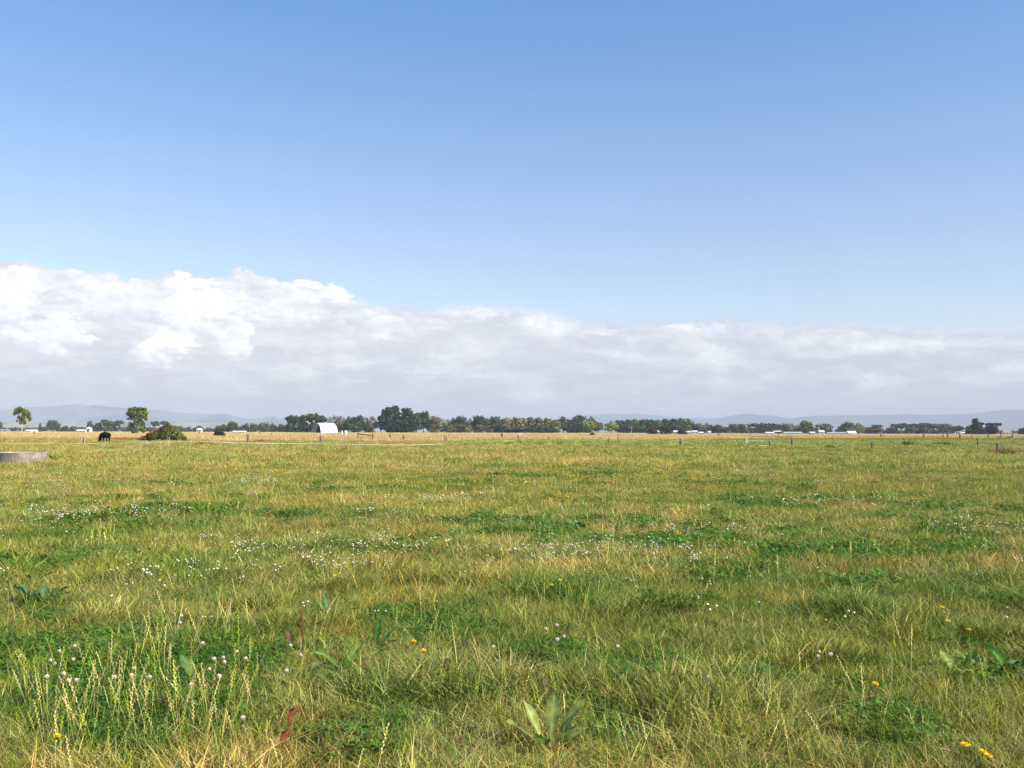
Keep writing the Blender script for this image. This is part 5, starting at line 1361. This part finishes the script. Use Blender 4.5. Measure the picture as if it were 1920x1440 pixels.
# small far objects
def crate(px0, px1, ytop, d, matr, label, name, cat, depth=.6):
    a = at(px0, ytop, d); b = at(px1, ytop, d); w = b.x - a.x; h = a.z; e = empty(name, ((a.x + b.x) / 2, d, 0)); tag(e, label, cat)
    m = MB(); t_ = .05
    m.box((0, 0, t_ / 2), (w, depth, t_)); m.box((0, -depth / 2 + t_ / 2, h / 2 + t_ / 2), (w, t_, h - t_)); m.box((0, depth / 2 - t_ / 2, h / 2 + t_ / 2), (w, t_, h - t_))
    m.box((-w / 2 + t_ / 2, 0, h / 2 + t_ / 2), (t_, depth - 2 * t_ - .004, h - t_)); m.box((w / 2 - t_ / 2, 0, h / 2 + t_ / 2), (t_, depth - 2 * t_ - .004, h - t_)); m.build('bin', matr, e)
    m = MB(); m.box((0, 0, h + .03), (w + .04, depth + .04, .05)); m.build('rim', matr, e)
crate(1769.5, 1775.5, 817.3, 290, white, 'small white box between the two gate posts', 'water_box', 'box')
crate(1869, 1877, 819.3, 285, darkw, 'first dark low feed trough in the strip, nearer the tall black post', 'feed_trough', 'feed trough')
crate(1887, 1896, 819.4, 285, darkw, 'second dark low feed trough before the brown roofed house', 'feed_trough', 'feed trough')
crate(1900, 1903.5, 819.3, 285, white, 'small white tub past the second dark feed trough', 'water_tub', 'tub')
crate(972, 978, 812, 260, cream, 'cream block in the dry grass below the tan hedge row', 'hay_block', 'hay block')

# ------------------------------------------------------------------ cattle
hide = mat('black_hide', (.006, .005, .005), rough=.8, var=.3, scale=6, spec=.12)
def cow(loc, rz, s, label, grazing=True):
    """length along +X (head), height 1.35 m"""
    e = empty('cow', loc, rz); e.scale = (s,) * 3; tag(e, label, 'cow')
    J = [  # pos, radius
     ((-.62, 0, 1.0), .35), ((-.25, 0, .88), .43), ((.15, 0, .84), .45), ((.50, 0, .90), .40), ((.80, 0, .88), .24), ((1.02, 0, .62), .145), ((1.16, 0, .36), .125), ((1.27, 0, .16), .085), ((1.33, 0, .06), .06),
     ((-.62, .17, .82), .18), ((-.52, .18, .58), .10), ((-.68, .18, .40), .085), ((-.64, .18, .12), .068), ((-.60, .18, .03), .075),
     ((-.62, -.17, .82), .18), ((-.44, -.18, .58), .10), ((-.58, -.18, .40), .085), ((-.53, -.18, .12), .068), ((-.49, -.18, .03), .062),
     ((.52, .17, .78), .15), ((.52, .17, .52), .08), ((.54, .17, .36), .08), ((.52, .17, .12), .068), ((.55, .17, .03), .06),
     ((.50, -.17, .78), .15), ((.62, -.17, .52), .08), ((.66, -.17, .36), .08), ((.68, -.17, .12), .068), ((.71, -.17, .03), .06)]
    E = [(0, 1), (1, 2), (2, 3), (3, 4), (4, 5), (5, 6), (6, 7), (7, 8), (0, 9), (9, 10), (10, 11), (11, 12), (12, 13), (0, 14), (14, 15), (15, 16), (16, 17), (17, 18),
         (3, 19), (19, 20), (20, 21), (21, 22), (22, 23), (3, 24), (24, 25), (25, 26), (26, 27), (27, 28)]
    me = bpy.data.meshes.new('body'); me.from_pydata([j[0] for j in J], E, []); me.update()
    o = bpy.data.objects.new('body', me); COL.objects.link(o); o.parent = e
    md = o.modifiers.new('skin', 'SKIN'); md.use_smooth_shade = True
    sv = me.skin_vertices[0].data
    for k, j in enumerate(J): sv[k].radius = (j[1], j[1] * (.95 if k not in (0, 1, 2, 3) else .88)); sv[k].use_root = (k == 0)
    o.modifiers.new('sub', 'SUBSURF').levels = 2; o.modifiers['sub'].render_levels = 2
    me.materials.append(hide)
    for s_ in (-1, 1):
        m = MB(); m.smooth = True; m.tube([(1.06, .10 * s_, .56), (1.05, .20 * s_, .56), (1.04, .30 * s_, .50)], [.03, .055, .01], 7); m.build('ear', hide, e)
    m = MB(); m.smooth = True; m.tube([(-.88, 0, 1.12), (-.97, 0, .95), (-.97, 0, .6), (-.95, .02, .42), (-.95, .02, .30)], [.035, .025, .018, .05, .015], 7); m.build('tail', hide, e)
p = at(197, 831, 125); cow((p.x, 125, 0), R(142), 1.16, 'black cow grazing head down behind the electric tape')
p = at(1111, 815, 290); cow((p.x, 290, 0), R(150), .95, 'tiny black cow far off in the dry strip')
